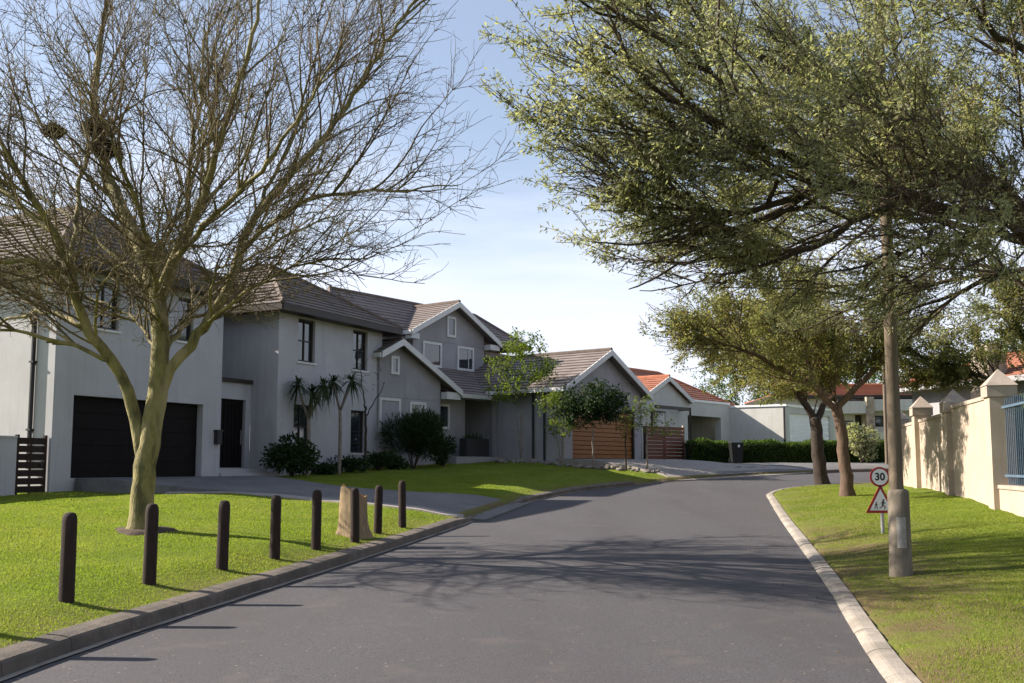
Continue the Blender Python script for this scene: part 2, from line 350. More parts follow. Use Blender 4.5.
class MB:
    def __init__(s): s.v = []; s.f = []
    def add(s, vs, fs):
        o = len(s.v); s.v += [tuple(map(float, q)) for q in vs]; s.f += [tuple(i + o for i in f) for f in fs]
    def poly(s, pts): s.add(pts, [tuple(range(len(pts)))])
    def hexa(s, p): s.add(p, [(0, 3, 2, 1), (4, 5, 6, 7), (0, 1, 5, 4), (1, 2, 6, 5), (2, 3, 7, 6), (3, 0, 4, 7)])
    def box(s, fr, s0, s1, d0, d1, z0, z1):
        P = fr.P
        s.hexa([P(s0, d0, z0), P(s1, d0, z0), P(s1, d1, z0), P(s0, d1, z0), P(s0, d0, z1), P(s1, d0, z1), P(s1, d1, z1), P(s0, d1, z1)])
    def prism(s, pts, vec):
        """closed polygon extruded along vec"""
        n = len(pts); a = [Vector(p) for p in pts]; b = [p + Vector(vec) for p in a]
        s.add(a + b, [tuple(range(n)), tuple(range(2 * n - 1, n - 1, -1))] + [(i, i + n, (i + 1) % n + n, (i + 1) % n) for i in range(n)])
    def beam(s, a, b, w, h, up=(0, 0, 1)):
        a = Vector(a); b = Vector(b); t = (b - a).normalized(); sd = t.cross(Vector(up)).normalized() * w / 2; u = sd.cross(t).normalized() * h / 2
        s.hexa([a - sd - u, a + sd - u, b + sd - u, b - sd - u, a - sd + u, a + sd + u, b + sd + u, b - sd + u])
    def tube(s, path, radii, n=10, noise=0.0, cap=True):
        path = [Vector(p) for p in path]; o = len(s.v); k = len(path)
        t0 = (path[1] - path[0]).normalized(); ref = Vector((1, 0, 0)) if abs(t0.x) < 0.9 else Vector((0, 1, 0))
        x = t0.cross(ref).normalized()
        for i in range(k):
            t = (path[min(i + 1, k - 1)] - path[max(i - 1, 0)]).normalized()
            x = (x - t * x.dot(t)).normalized(); y = t.cross(x)
            for j in range(n):
                a = 2 * math.pi * j / n
                rr = radii[i] * (1 + (random.uniform(-noise, noise) if noise else 0))
                s.v.append(tuple(path[i] + (x * math.cos(a) + y * math.sin(a)) * rr))
        for i in range(k - 1):
            for j in range(n):
                s.f.append((o + i * n + j, o + i * n + (j + 1) % n, o + (i + 1) * n + (j + 1) % n, o + (i + 1) * n + j))
        if cap:
            s.f.append(tuple(o + j for j in range(n - 1, -1, -1))); s.f.append(tuple(o + (k - 1) * n + j for j in range(n)))
    def wall(s, fr, s0, s1, d, z0, z1, holes=(), th=0.22):
        """wall face at depth d with openings (a, b, za, zb) and their reveals"""
        P = fr.P
        xs = sorted({s0, s1, *[h[0] for h in holes], *[h[1] for h in holes]}); zs = sorted({z0, z1, *[h[2] for h in holes], *[h[3] for h in holes]})
        for i in range(len(xs) - 1):
            for j in range(len(zs) - 1):
                cx = (xs[i] + xs[i + 1]) / 2; cz = (zs[j] + zs[j + 1]) / 2
                if any(h[0] < cx < h[1] and h[2] < cz < h[3] for h in holes): continue
                s.poly([P(xs[i], d, zs[j]), P(xs[i + 1], d, zs[j]), P(xs[i + 1], d, zs[j + 1]), P(xs[i], d, zs[j + 1])])
        for a, b, za, zb in holes:
            e = d + th
            s.poly([P(a, d, za), P(a, d, zb), P(a, e, zb), P(a, e, za)]); s.poly([P(b, d, za), P(b, e, za), P(b, e, zb), P(b, d, zb)])
            s.poly([P(a, d, zb), P(b, d, zb), P(b, e, zb), P(a, e, zb)]); s.poly([P(a, d, za), P(a, e, za), P(b, e, za), P(b, d, za)])
    def build(s, name, m, parent=None, loc=None, smooth=False):
        me = bpy.data.meshes.new(name); me.from_pydata(s.v, [], s.f)
        return link_mesh(name, me, m, parent, loc, smooth)

def tiles(mb, A, B, C, D, course=0.34, lift=0.045):
    """a pitched plane of stepped tile courses: eave A-B, top D-C, and its underside"""
    A, B, C, D = [Vector(p) for p in (A, B, C, D)]
    nrm = (B - A).cross(D - A).normalized()
    if nrm.z < 0: nrm = -nrm
    L = ((D + C) / 2 - (A + B) / 2).length; n = max(2, round(L / course))
    for k in range(n):
        f0, f1 = k / n, (k + 1) / n
        a, b = A.lerp(D, f0), B.lerp(C, f0); c, d = B.lerp(C, f1), A.lerp(D, f1)
        la, lb = a + nrm * lift, b + nrm * lift
        if (c - d).length < 1e-4: mb.poly([la, lb, c])
        else: mb.poly([la, lb, c, d])
        mb.poly([a, b, lb, la])
    dn = nrm * 0.09
    if (C - D).length < 1e-4: mb.poly([A - dn, C - dn, B - dn])
    else: mb.poly([A - dn, D - dn, C - dn, B - dn])
    mb.poly([A - dn, B - dn, B, A])

def window(parent, fr, s0, s1, d, z0, z1, frame='dark_frame', fw=0.06, dep=0.07, bs=(), bz=(), pane='glass', sill=None, proud=0.0):
    """frame ring and glazing bars, with its pane (and sill) as children; proud > 0 sets the ring in front of the wall"""
    f = MB(); a, b = d - proud, d - proud + dep
    f.box(fr, s0, s0 + fw, a, b, z0, z1); f.box(fr, s1 - fw, s1, a, b, z0, z1)
    f.box(fr, s0 + fw, s1 - fw, a, b, z1 - fw, z1); f.box(fr, s0 + fw, s1 - fw, a, b, z0, z0 + fw)
    for x in bs: f.box(fr, x - 0.02, x + 0.02, a + 0.01, b - 0.01, z0 + fw, z1 - fw)
    for z in bz: f.box(fr, s0 + fw, s1 - fw, a + 0.012, b - 0.012, z - 0.02, z + 0.02)
    o = f.build('window', frame, parent)
    g = MB(); m = b - 0.03
    g.box(fr, s0 + fw * 0.8, s1 - fw * 0.8, m, m + 0.012, z0 + fw * 0.8, z1 - fw * 0.8)
    g.build('pane', pane, o)
    if sill:
        q = MB(); q.box(fr, s0 - 0.08, s1 + 0.08, d - sill, d - 0.003 + 0.12, z0 - 0.07, z0 - 0.004); q.build('sill', 'white_trim', o)
    return o

# ------------------------------------------------------------------ terrain
def catmull(pts, step):
    P = np.array([pts[0]] + list(pts) + [pts[-1]], float); out = []
    for i in range(1, len(P) - 2):
        p0, p1, p2, p3 = P[i - 1], P[i], P[i + 1], P[i + 2]
        n = max(2, int(np.linalg.norm(p2 - p1) / step))
        for t in np.arange(n) / n:
            out.append(0.5 * (2 * p1 + (p2 - p0) * t + (2 * p0 - 5 * p1 + 4 * p2 - p3) * t ** 2 + (3 * p1 - p0 - 3 * p2 + p3) * t ** 3))
    out.append(P[-2]); return np.array(out)
def smooth01(x): x = np.clip(x, 0, 1); return x * x * (3 - 2 * x)

L_PTS = [(-5.6, -9), (-4.75, 0), (-4.3, 4), (-3.93, 7.65), (-3.72, 9.45), (-3.26, 12), (-2.5, 15.7), (-1.78, 19.2), (-0.85, 23.6), (-0.05, 27.4), (0.85, 30.4),
         (2.47, 34.1), (4.23, 36.4), (5.94, 38.3), (7.7, 39.9), (10.4, 41.9), (13.5, 43.8), (17, 45.6), (30, 50), (60, 58)]
R_PTS = [(0.7, -9), (1.7, 0), (2.3, 4), (2.82, 7.5), (3.49, 10.5), (4.05, 12.9), (5.2, 18.2), (6.5, 24.4), (7.75, 30.2), (8.35, 32.8), (9.5, 35.0), (11.6, 36.9), (15, 38.4), (20, 40.2), (31, 43.5), (60, 50)]
KL = catmull(L_PTS, 0.5); KR = catmull(R_PTS, 0.5)

def road_z(y):
    y = np.asarray(y, float)
    a = 0.0007 * np.clip(y, 0, 42) ** 2
    b = 0.47 * (1 - np.exp(-np.clip(y - 42, 0, None) / 8))
    return a + b
def sdist(x, y, line, side):
    x = np.asarray(x, float).ravel(); y = np.asarray(y, float).ravel()
    best = np.full(x.shape, 1e18); sg = np.zeros(x.shape)
    for i in range(len(line) - 1):
        a, b = line[i], line[i + 1]; d = b - a; l2 = d @ d
        t = np.clip(((x - a[0]) * d[0] + (y - a[1]) * d[1]) / l2, 0, 1)
        qx = x - a[0] - t * d[0]; qy = y - a[1] - t * d[1]; q = qx * qx + qy * qy
        cr = d[0] * (y - a[1]) - d[1] * (x - a[0])
        m = q < best - 1e-12; best[m] = q[m]; sg[m] = np.sign(cr[m])
    return np.sqrt(best) * sg * side
def gz_all(x, y):
    """lawn height, distance left of the left kerb, distance right of the right kerb"""
    shp = np.shape(x); x = np.asarray(x, float).ravel(); y = np.asarray(y, float).ravel()
    dl = sdist(x, y, KL, 1); dr = sdist(x, y, KR, -1); rz = road_z(y)
    cl = 0.043 * (1 - 0.85 * smooth01((x - 6) / 4))
    hl = 0.125 + cl * np.clip(dl, 0, 6.5) + 0.10 * smooth01((dl - 0.4) / 1.0)
    cr = 0.078 - 0.058 * smooth01((y - 26) / 9)
    hr = 0.055 + cr * np.clip(dr - 0.2, 0, 5.5) + 0.06 * smooth01((dr - 0.2) / 1.5)
    zl = np.minimum(rz + hl, 1.9); zr = rz + hr
    z = np.where(dl > 0, zl, np.where(dr > 0, zr, rz - 0.09))
    d = np.where(dl > 0, dl, dr)
    z = np.where((d > 0) & (d < 0.34), rz - 0.09 + (z - rz + 0.09) * smooth01((d - 0.10) / 0.12), z)
    u = 0.012 * np.sin(x * 1.7 + 0.6 * y) + 0.010 * np.sin(y * 2.3 - x * 0.9) + 0.006 * np.sin(x * 5.1 + y * 3.7)
    z = np.where(d > 0.6, z + u * np.clip((d - 0.6) / 0.5, 0, 1) * (np.hypot(x, y) < 60), z)
    return z.reshape(shp), dl.reshape(shp), dr.reshape(shp)
def gz(x, y): return float(gz_all(np.array([x]), np.array([y]))[0][0])

def axis(a, b, st, far):
    mid = list(np.arange(a, b + 1e-6, st)); lo = []; hi = []; w = st; p = a
    while p > -far: w *= 1.35; p -= w; lo.append(p)
    w = st; p = b
    while p < far: w *= 1.35; p += w; hi.append(p)
    return np.array(lo[::-1] + mid + hi)
GX = axis(-15, 19, 0.16, 1500); GY = axis(3, 52, 0.2, 1500)
XX, YY = np.meshgrid(GX, GY); ZZ, DL, DR = gz_all(XX, YY)
nx, ny = len(GX), len(GY)
ii = (np.arange(ny - 1)[:, None] * nx + np.arange(nx - 1)[None, :]).ravel()
me = np_mesh('ground', [(np.stack([XX, YY, ZZ], -1).reshape(-1, 3), np.stack([ii, ii + 1, ii + nx + 1, ii + nx], 1))])
worn = np.where(DR > 0, smooth01(1.3 - DR / 2.8) * 0.9, smooth01(1.0 - (DL - 0.3) / 0.75) * 0.9)
worn = np.where((DR > 0) & (YY > 21), worn * 0.45, worn)
at = me.attributes.new('worn', 'FLOAT', 'POINT'); at.data.foreach_set('value', worn.ravel().astype(np.float32))
g = link_mesh('ground', me, 'lawn', None, None, True); tag(g, kind='structure')

# road sheet between the kerb lines
def resample(line, n, y0=None):
    d = np.r_[0, np.cumsum(np.linalg.norm(np.diff(line, axis=0), axis=1))]
    t = np.linspace(0, d[-1], n); return np.stack([np.interp(t, d, line[:, 0]), np.interp(t, d, line[:, 1])], 1)
n = 170; A = resample(KL, n); B = resample(KR, n); cols = 13
pts = []
for j in range(cols):
    f = j / (cols - 1); q = A * (1 - f) + B * f
    q = q + (A - B) / np.linalg.norm(A - B, axis=1)[:, None] * (0.02 if j == 0 else (-0.02 if j == cols - 1 else 0))
    z = road_z(q[:, 1]) + 0.05 * (1 - (2 * f - 1) ** 2); pts.append(np.c_[q, z])
pts = np.array(pts)
jj = (np.arange(cols - 1)[:, None] * n + np.arange(n - 1)[None, :]).ravel()
tag(link_mesh('road', np_mesh('road', [(pts.reshape(-1, 3), np.stack([jj, jj + n, jj + n + 1, jj + 1], 1))]), 'asphalt', None, None, True), kind='structure')

def kerb(name, line, side, prof_fn, m, seg=1.0, jitter=0.0):
    line = resample(line, int(np.sum(np.linalg.norm(np.diff(line, axis=0), axis=1)) / 0.25))
    t = np.gradient(line, axis=0); t /= np.linalg.norm(t, axis=1)[:, None]; nrm = np.stack([-t[:, 1], t[:, 0]], 1) * side
    mb = MB(); k = int(seg / 0.25); i = 0
    while i + k < len(line):
        rings = []
        dz = random.uniform(-jitter, jitter); dn = random.uniform(-jitter, jitter)
        for q in range(k + 1):
            e = 0.022 if q == 0 else (-0.022 if q == k else 0)
            p = line[i + q] + t[i + q] * e * 0.25; rz = float(road_z(p[1]))
            prof = prof_fn(p)
            rings.append([(p[0] + nrm[i + q][0] * (x + dn), p[1] + nrm[i + q][1] * (x + dn), rz + z + (dz if z > 0.02 else 0)) for x, z in prof])
        w = len(rings[0]); o = len(mb.v)
        for r in rings: mb.v += r
        for a in range(k):
            for b in range(w - 1):
                f = (o + a * w + b, o + a * w + b + 1, o + (a + 1) * w + b + 1, o + (a + 1) * w + b)
                mb.f.append(f if side < 0 else f[::-1])
        mb.f.append(tuple(o + b for b in range(w))); mb.f.append(tuple(o + k * w + b for b in range(w - 1, -1, -1)))
        i += k
    return tag(mb.build(name, m), kind='structure')
def prof_left(p):
    dip = float(smooth01(1 - abs(p[1] - 26.0) / 3.6) ** 0.5) if abs(p[1] - 26) < 3.6 else 0.0
    if p[0] > 4.6 and p[1] < 44: dip = max(dip, 0.8)
    h = 0.135 * (1 - 0.68 * dip)
    return [(0.085, -0.12), (0.09, 0.0), (0.105, h - 0.025), (0.125, h - 0.004), (0.22, h + 0.012), (0.35, h + 0.02), (0.365, h + 0.004), (0.365, -0.12)]
def prof_right(p):
    return [(-0.02, -0.12), (-0.015, 0.008), (0.01, 0.022), (0.05, 0.042), (0.08, 0.05), (0.14, 0.054), (0.195, 0.054), (0.21, 0.04), (0.21, -0.12)]
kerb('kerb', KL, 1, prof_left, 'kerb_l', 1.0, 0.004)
kerb('kerb', KR, -1, prof_right, 'kerb_r', 1.0, 0.005)
# the pale gutter strip at the foot of the left kerb
n = 260; A = resample(KL, n); tt = np.gradient(A, axis=0); tt /= np.linalg.norm(tt, axis=1)[:, None]; nn = np.stack([-tt[:, 1], tt[:, 0]], 1)
wob = 0.012 * np.sin(np.arange(n) * 1.9)[:, None]
a1 = A + nn * 0.10; b1 = A - nn * (0.0 + wob)
vz = lambda q, dz: np.c_[q, road_z(q[:, 1]) + dz]
ix = np.arange(n - 1)
tag(link_mesh('gutter', np_mesh('gutter', [(np.r_[vz(a1, 0.008), vz(b1, 0.012)], np.stack([ix, ix + n, ix + n + 1, ix + 1], 1))]), 'kerb_r'), kind='structure')

def sheet(name, near, far, zfun, m, nu=40, nv=12, skirt=0.35):
    """paved sheet lofted between two plan polylines, with a skirt round it"""
    A = resample(catmull(near, 0.4), nu); B = resample(catmull(far, 0.4), nu)
    q = np.array([A * (1 - f) + B * f for f in np.linspace(0, 1, nv)])
    z = zfun(q[..., 0], q[..., 1])
    V = np.concatenate([q, z[..., None]], -1).reshape(-1, 3)
    ids = np.arange(nu * nv).reshape(nv, nu)
    F = np.stack([ids[:-1, :-1], ids[1:, :-1], ids[1:, 1:], ids[:-1, 1:]], -1).reshape(-1, 4)
    loop = np.r_[ids[0, :], ids[1:, -1], ids[-1, -2::-1], ids[-2:0:-1, 0]]
    k = len(loop); W = V[loop].copy(); W[:, 2] -= skirt
    Vs = np.r_[V[loop], W]; e = np.arange(k); F2 = np.stack([e, e + k, (e + 1) % k + k, (e + 1) % k], 1)
    return link_mesh(name, np_mesh(name, [(V, F), (Vs, F2)]), m)
frA = Fr((-12.0, 26.0), (0.439, 0.898)); frB = Fr((-5.28, 39.5), (0.6, 0.8)); frD = Fr((9.9, 56.1), (0.64, 0.77))
def z_driveA(x, y):
    d = -((x - frA.O[0]) * frA.V[0] + (y - frA.O[1]) * frA.V[1])          # metres in front of the garage
    f = smooth01(1 - (d - 0.6) / 4.2)
    z, dl, dr = gz_all(x, y)
    base = np.where(dl < 0.5, road_z(y) + 0.05 + 0.06 * np.clip(dl / 0.5, 0, 1), z + 0.02)
    return base * (1 - f) + 1.35 * f
tag(sheet('driveway', [(-11.6, 26.6), (-9.7, 26.0), (-6.6, 26.1), (-3.2, 24.4), (-0.62, 23.5)], [(-8.5, 33.9), (-7.3, 31.3), (-4.9, 29.4), (-2.1, 28.6), (0.48, 28.6)], z_driveA, 'paving'), kind='structure')
def z_driveC(x, y):
    d = -((x - 2.4) * frB.V[0] + (y - 43.36) * frB.V[1])
    f = smooth01(1 - (d - 0.3) / 5.0)
    z, dl, dr = gz_all(x, y)
    base = np.where(dl < 0.5, road_z(y) + 0.04 + 0.06 * np.clip(dl / 0.5, 0, 1), np.maximum(z + 0.025, road_z(y) + 0.13))
    return np.maximum(base * (1 - f) + 1.97 * f, np.where(dl < 0.5, -9, z + 0.02))
tag(sheet('driveway', [(1.9, 43.0), (3.6, 41.5), (5.0, 40.6), (6.35, 38.9)], [(7.2, 50.0), (9.5, 48.0), (11.5, 45.5), (13.2, 43.8)], z_driveC, 'paving_light'), kind='structure')
# pale edging band along the street side of the first driveway
def edge_path(name, pts, w, m):
    c = resample(catmull(pts, 0.4), 40); t = np.gradient(c, axis=0); t /= np.linalg.norm(t, axis=1)[:, None]; nn = np.stack([-t[:, 1], t[:, 0]], 1)
    return sheet(name, [tuple(p) for p in (c + nn * 0)[::3]], [tuple(p) for p in (c - nn * w)[::3]], lambda x, y: np.maximum(gz_all(x, y)[0] + 0.03, z_driveA(x, y) + 0.008) * 0 + gz_all(x, y)[0] + 0.035, m, 40, 3, 0.2)
tag(edge_path('path', [(-8.9, 26.0), (-6.6, 25.98), (-3.2, 24.3), (-0.95, 23.45)], 0.5, 'paving_light'), kind='structure')

def z_pave(x, y): z, dl, dr = gz_all(x, y); return np.maximum(z, road_z(y) + 0.11) + 0.02
tag(sheet('pavement', [(8.4, 40.75), (10.5, 42.3), (13.6, 44.2), (17.1, 46.0), (29, 50.1)], [(9.5, 49.4), (11.4, 50.0), (14, 50.4), (17.6, 51.1), (28, 53.6)], z_pave, 'paving', 60, 10), kind='structure')

# ------------------------------------------------------------------ houses
def hip_roof(parent, fr, s0, s1, d0, d1, ze, pitch, tile, ridge_m, fascia='dark_frame'):
    P = fr.P; w = s1 - s0; dp = d1 - d0; h = min(w, dp) / 2; zr = ze + h * pitch
    if w <= dp: r0, r1 = (s0 + h, d0 + h), (s0 + h, d1 - h)
    else: r0, r1 = (s0 + h, d0 + h), (s1 - h, d0 + h)
    c = [P(s0, d0, ze), P(s1, d0, ze), P(s1, d1, ze), P(s0, d1, ze)]; a, b = P(*r0, zr), P(*r1, zr)
    m = MB()
    if w <= dp:
        tiles(m, c[0], c[1], a, a); tiles(m, c[1], c[2], b, a); tiles(m, c[2], c[3], b, b); tiles(m, c[3], c[0], a, b)
        hips = [(c[0], a), (c[1], a), (c[2], b), (c[3], b), (a, b)]
    else:
        tiles(m, c[0], c[1], b, a); tiles(m, c[1], c[2], b, b); tiles(m, c[2], c[3], a, b); tiles(m, c[3], c[0], a, a)
        hips = [(c[0], a), (c[1], b), (c[2], b), (c[3], a), (a, b)]
    o = m.build('roof', tile, parent)
    q = MB()
    for p0, p1 in hips:
        v0, v1 = Vector(p0), Vector(p1)
        if (v1 - v0).length > 0.05: q.tube([v0 + Vector((0, 0, 0.03)), v1 + Vector((0, 0, 0.03))], [0.10, 0.10], 6)
    q.build('ridge_tiles', ridge_m, o)
    f = MB()
    for (x0, x1, y0, y1) in ((s0, s1, d0 - 0.03, d0 + 0.02), (s0, s1, d1 - 0.02, d1 + 0.03)): f.box(fr, x0, x1, y0, y1, ze - 0.22, ze - 0.005)
    for (x0, x1) in ((s0 - 0.03, s0 + 0.02), (s1 - 0.02, s1 + 0.03)): f.box(fr, x0, x1, d0 + 0.021, d1 - 0.021, ze - 0.22, ze - 0.005)
    f.box(fr, s0 + 0.03, s1 - 0.03, d0 + 0.03, d1 - 0.03, ze - 0.2, ze - 0.16)
    f.build('fascia', fascia, o)
    return o

def gable_roof(parent, fr, sc, zr, d0, d1, sl, sr, pitch, tile, ridge_m, trim=True):
    """ridge into the house at s = sc, height zr; eaves at sl and sr"""
    P = fr.P; m = MB(); zl = zr - (sc - sl) * pitch; zrr = zr - (sr - sc) * pitch
    tiles(m, P(sl, d1, zl), P(sl, d0, zl), P(sc, d0, zr), P(sc, d1, zr)); tiles(m, P(sr, d0, zrr), P(sr, d1, zrr), P(sc, d1, zr), P(sc, d0, zr))
    o = m.build('roof', tile, parent)
    q = MB(); q.tube([P(sc, d0, zr + 0.04), P(sc, d1, zr + 0.04)], [0.1, 0.1], 6); q.build('ridge_tiles', ridge_m, o)
    if trim:
        f = MB(); t = 0.26
        for se, ze in ((sl, zl), (sr, zrr)):
            pts = [P(se, d0 - 0.04, ze + 0.03), P(sc, d0 - 0.04, zr + 0.03), P(sc, d0 - 0.04, zr + 0.03 - t), P(se, d0 - 0.04, ze + 0.03 - t)]
            v = Vector(P(0, 1, 0)) - Vector(P(0, 0, 0)); f.prism(pts, v * 0.06)
        f.build('bargeboard', 'white_trim', o)
        g_ = MB(); g_.box(fr, sl - 0.08, sl + 0.02, d0 + 0.04, d1, zl - 0.2, zl - 0.02); g_.build('gutter', 'white_trim', o)
        g_ = MB(); g_.box(fr, sr - 0.02, sr + 0.08, d0 + 0.04, d1, zrr - 0.2, zrr - 0.02); g_.build('gutter', 'white_trim', o)
    return o
def gable_wall(mb, fr, s0, s1, d, z0, sc, zr, pitch, depth, drop=0.12):
    P = fr.P; top = lambda s: zr - abs(s - sc) * pitch - drop
    pts = [P(s0, d, z0), P(s1, d, z0), P(s1, d, top(s1))]
    if s0 < sc < s1: pts.append(P(sc, d, top(sc)))
    pts.append(P(s0, d, top(s0)))
    v = Vector(P(0, 1, 0)) - Vector(P(0, 0, 0)); mb.prism(pts, v * depth)

# ---- the pale two-storey house on the left
hA = empty('house', (-10.5, 29.0, 0.9), 'pale two storey house with a black double garage door behind the bare tree', 'house')
P = frA.P
w = MB(); ZE = 7.12
gar = (0.64, 5.47, 1.35, 3.57)
w1 = (1.12, 2.05, 5.45, 6.78); w2 = (4.30, 4.95, 5.45, 6.78)
w.wall(frA, 0, 6.26, 0, 0.5, ZE, [gar, w1, w2], 0.3)
w.poly([P(0, 0, 0.5), P(0, 0, ZE), P(0, 11, ZE), P(0, 11, 0.5)]); w.poly([P(6.26, 0, 0.5), P(6.26, 11, 0.5), P(6.26, 11, ZE), P(6.26, 0, ZE)])
w.poly([P(0, 11, 0.5), P(0, 11, ZE), P(6.26, 11, ZE), P(6.26, 11, 0.5)])
# entrance recess
door = (7.55, 8.75, 1.61, 3.93)
w.wall(frA, 6.262, 8.998, 1.17, 0.5, 4.55, [door], 0.2)
w.wall(frA, 6.262, 8.998, 3.2, 4.5, ZE, [(7.0, 8.2, 5.4, 6.8)], 0.2)
w.box(frA, 6.262, 8.998, 1.18, 3.2, 4.35, 4.5)
# second two-storey block
l1 = (9.90, 10.86, 2.27, 3.83); l2 = (13.33, 14.28, 2.16, 3.79); u1 = (10.06, 11.03, 5.36, 6.90); u2 = (13.4, 14.38, 5.36, 6.90)
w.wall(frA, 9.0, 15.4, 0, 0.5, ZE, [l1, l2, u1, u2], 0.25)
w.poly([P(9, 0, 0.5), P(9, 0, ZE), P(9, 7, ZE), P(9, 7, 0.5)]); w.poly([P(15.4, 0, 0.5), P(15.4, 7, 0.5), P(15.4, 7, ZE), P(15.4, 0, ZE)])
w.poly([P(9, 7, 0.5), P(9, 7, ZE), P(15.4, 7, ZE), P(15.4, 7, 0.5)])
# plaster band under the upper windows and step at the door
w.box(frA, 6.3, 8.95, 0.35, 1.165, 1.0, 1.58); w.box(frA, 6.3, 8.95, -0.05, 0.345, 1.0, 1.44)
w.build('wall', 'stucco_a', hA)
c = MB(); c.box(frA, 6.27, 8.99, 1.06, 1.3, 4.5, 4.63); c.build('coping', 'dark_frame', hA)
gd = MB(); zs = np.linspace(1.36, 3.56, 6)
for i in range(5): gd.box(frA, 0.66, 5.45, 0.22 + 0.004 * (i % 2), 0.27, zs[i] + 0.006, zs[i + 1] - 0.006)
gd.box(frA, 0.65, 5.46, 0.26, 0.3, 1.352, 3.568)
gdo = gd.build('garage_door', 'dark_door', hA)
hd = MB(); hd.box(frA, 2.9, 3.2, 0.19, 0.22, 1.9, 1.94); hd.build('handle', 'metal_dark', gdo)
dd = MB(); dd.box(frA, 7.56, 8.74, 1.28, 1.33, 1.615, 3.925)
for k in range(6): dd.box(frA, 7.62 + k * 0.185, 7.76 + k * 0.185, 1.26, 1.28, 1.75, 3.8)
ddo = dd.build('door', 'dark_door', hA)
hd = MB(); hd.box(frA, 8.58, 8.62, 1.2, 1.23, 2.4, 2.9); hd.build('handle', 'metal_grey', ddo)
for (a, b, z0, z1), bs in ((w1, 1), (w2, 0), (l1, 1), (l2, 0), (u1, 1), (u2, 1)):
    window(hA, frA, a + 0.005, b - 0.005, 0.1, z0 + 0.005, z1 - 0.005, 'dark_frame', 0.07, 0.08, [(a + b) / 2] if bs else [], [z0 + (z1 - z0) * 0.5] + ([z0 + 0.35] if z0 < 3 else []), sill=0.15)
window(hA, frA, 7.005, 8.195, 3.28, 5.405, 6.795, 'dark_frame', 0.07, 0.08, [7.6])
wl = MB(); wl.box(frA, 5.98, 6.18, -0.16, -0.002, 2.35, 2.75); wl.box(frA, 5.95, 6.21, -0.19, -0.002, 2.752, 2.80); wl.box(frA, 6.0, 6.16, -0.165, -0.161, 2.55, 2.6)
wl.build('mailbox', 'metal_dark', hA)
dp = MB(); dp.tube([P(-0.07, 0.75, 1.6), P(-0.07, 0.75, 6.85), P(-0.35, 0.75, 7.0)], [0.06] * 3, 8)
for z in (2.6, 4.4, 6.2): dp.box(frA, -0.14, 0, 0.67, 0.83, z, z + 0.05)
dp.build('drainpipe', 'metal_dark', hA)
hip_roof(hA, frA, -0.55, 6.81, -0.6, 11.6, ZE + 0.05, 0.66, 'roof_a', 'ridge_a')
hip_roof(hA, frA, 8.45, 15.95, -0.6, 7.6, ZE + 0.05, 0.60, 'roof_a', 'ridge_a')
m = MB(); tiles(m, P(5.6, 2.7, ZE + 0.02), P(9.8, 2.7, ZE + 0.02), P(9.8, 6.5, 8.7), P(5.6, 6.5, 8.7)); m.build('roof', 'roof_a', hA)

# boundary wall and timber side gate at its left corner
bw = empty('boundary_wall', P(-3, 0.15, 0.8), 'low grey plastered wall left of the slatted timber side gate', 'wall')
q = MB(); q.box(frA, -9, -0.93, 0.1, 0.32, 0.5, 2.38); q.build('wall_panel', 'stucco_a', bw)
q = MB(); q.box(frA, -9, -0.93, 0.07, 0.35, 2.382, 2.43); q.build('coping', 'stucco_a', bw)
gt = empty('side_gate', P(-0.7, 0.15, 0.9), 'narrow dark slatted timber gate beside the pale house corner', 'gate')
q = MB()
for k in range(7): z = 1.0 + k * 0.205; q.box(frA, -0.85, -0.1, 0.12, 0.16, z, z + 0.165)
q.build('slat_panel', 'wood_dark', gt)
q = MB(); q.box(frA, -0.92, -0.85, 0.11, 0.2, 0.85, 2.47); q.box(frA, -0.1, -0.03, 0.11, 0.2, 0.85, 2.47); q.box(frA, -0.5, -0.44, 0.162, 0.2, 0.95, 2.4); q.build('gate_frame', 'wood_dark', gt)
q = MB(); q.box(frA, -0.22, -0.16, 0.08, 0.12, 1.65, 1.8); q.build('latch', 'metal_dark', gt)

# ---- the grey gabled house
hB = empty('house', (-0.5, 46.0, 1.6), 'grey gabled house with white trimmed gables and a slatted wood garage door', 'house')
P = frB.P
w = MB()
gable_wall(w, frB, 0.0, 3.7, 0.0, 1.0, 0.92, 6.75, 0.5, 0.25)                     # low front gable
w.poly([P(3.7, 0.25, 1.0), P(3.7, 3, 1.0), P(3.7, 3, 5.2), P(3.7, 0.25, 5.2)])
w.wall(frB, 3.702, 5.96, 0.5, 1.0, 4.75, [], 0.2)
w.wall(frB, 5.965, 7.6, 3.0, 1.0, 4.75, [], 0.2); w.poly([P(5.96, 0.5, 1.0), P(5.96, 3, 1.0), P(5.96, 3, 4.75), P(5.96, 0.5, 4.75)])
w.box(frB, 3.9, 7.48, -0.75, 2.99, 1.0, 2.06)                                       # porch plinth
# upper gable
gable_wall(w, frB, 5.0, 10.2, 2.8, 5.6, 7.7, 9.43, 0.5, 0.25)
w.box(frB, 5.0, 5.25, 3.051, 6.5, 5.6, 7.9); w.box(frB, 9.95, 10.2, 3.051, 6.5, 5.6, 7.9)
# garage wing
w.wall(frB, 7.5, 14.2, -3.8, 1.0, 4.9, [(8.15, 13.6, 1.97, 4.2)], 0.3)
gable_wall(w, frB, 7.5, 14.2, -3.8, 4.902, 10.8, 6.96, 0.5, 0.25)
w.poly([P(7.5, -3.8, 1.0), P(7.5, -3.8, 5.1), P(7.5, 3, 5.1), P(7.5, 3, 1.0)]); w.poly([P(14.2, -3.8, 1.0), P(14.2, 6, 1.0), P(14.2, 6, 5.1), P(14.2, -3.8, 5.1)])
# main body
w.box(frB, 0.5, 14.0, 4.2, 10.0, 1.0, 7.6)
w.build('wall', 'stucco_b', hB)
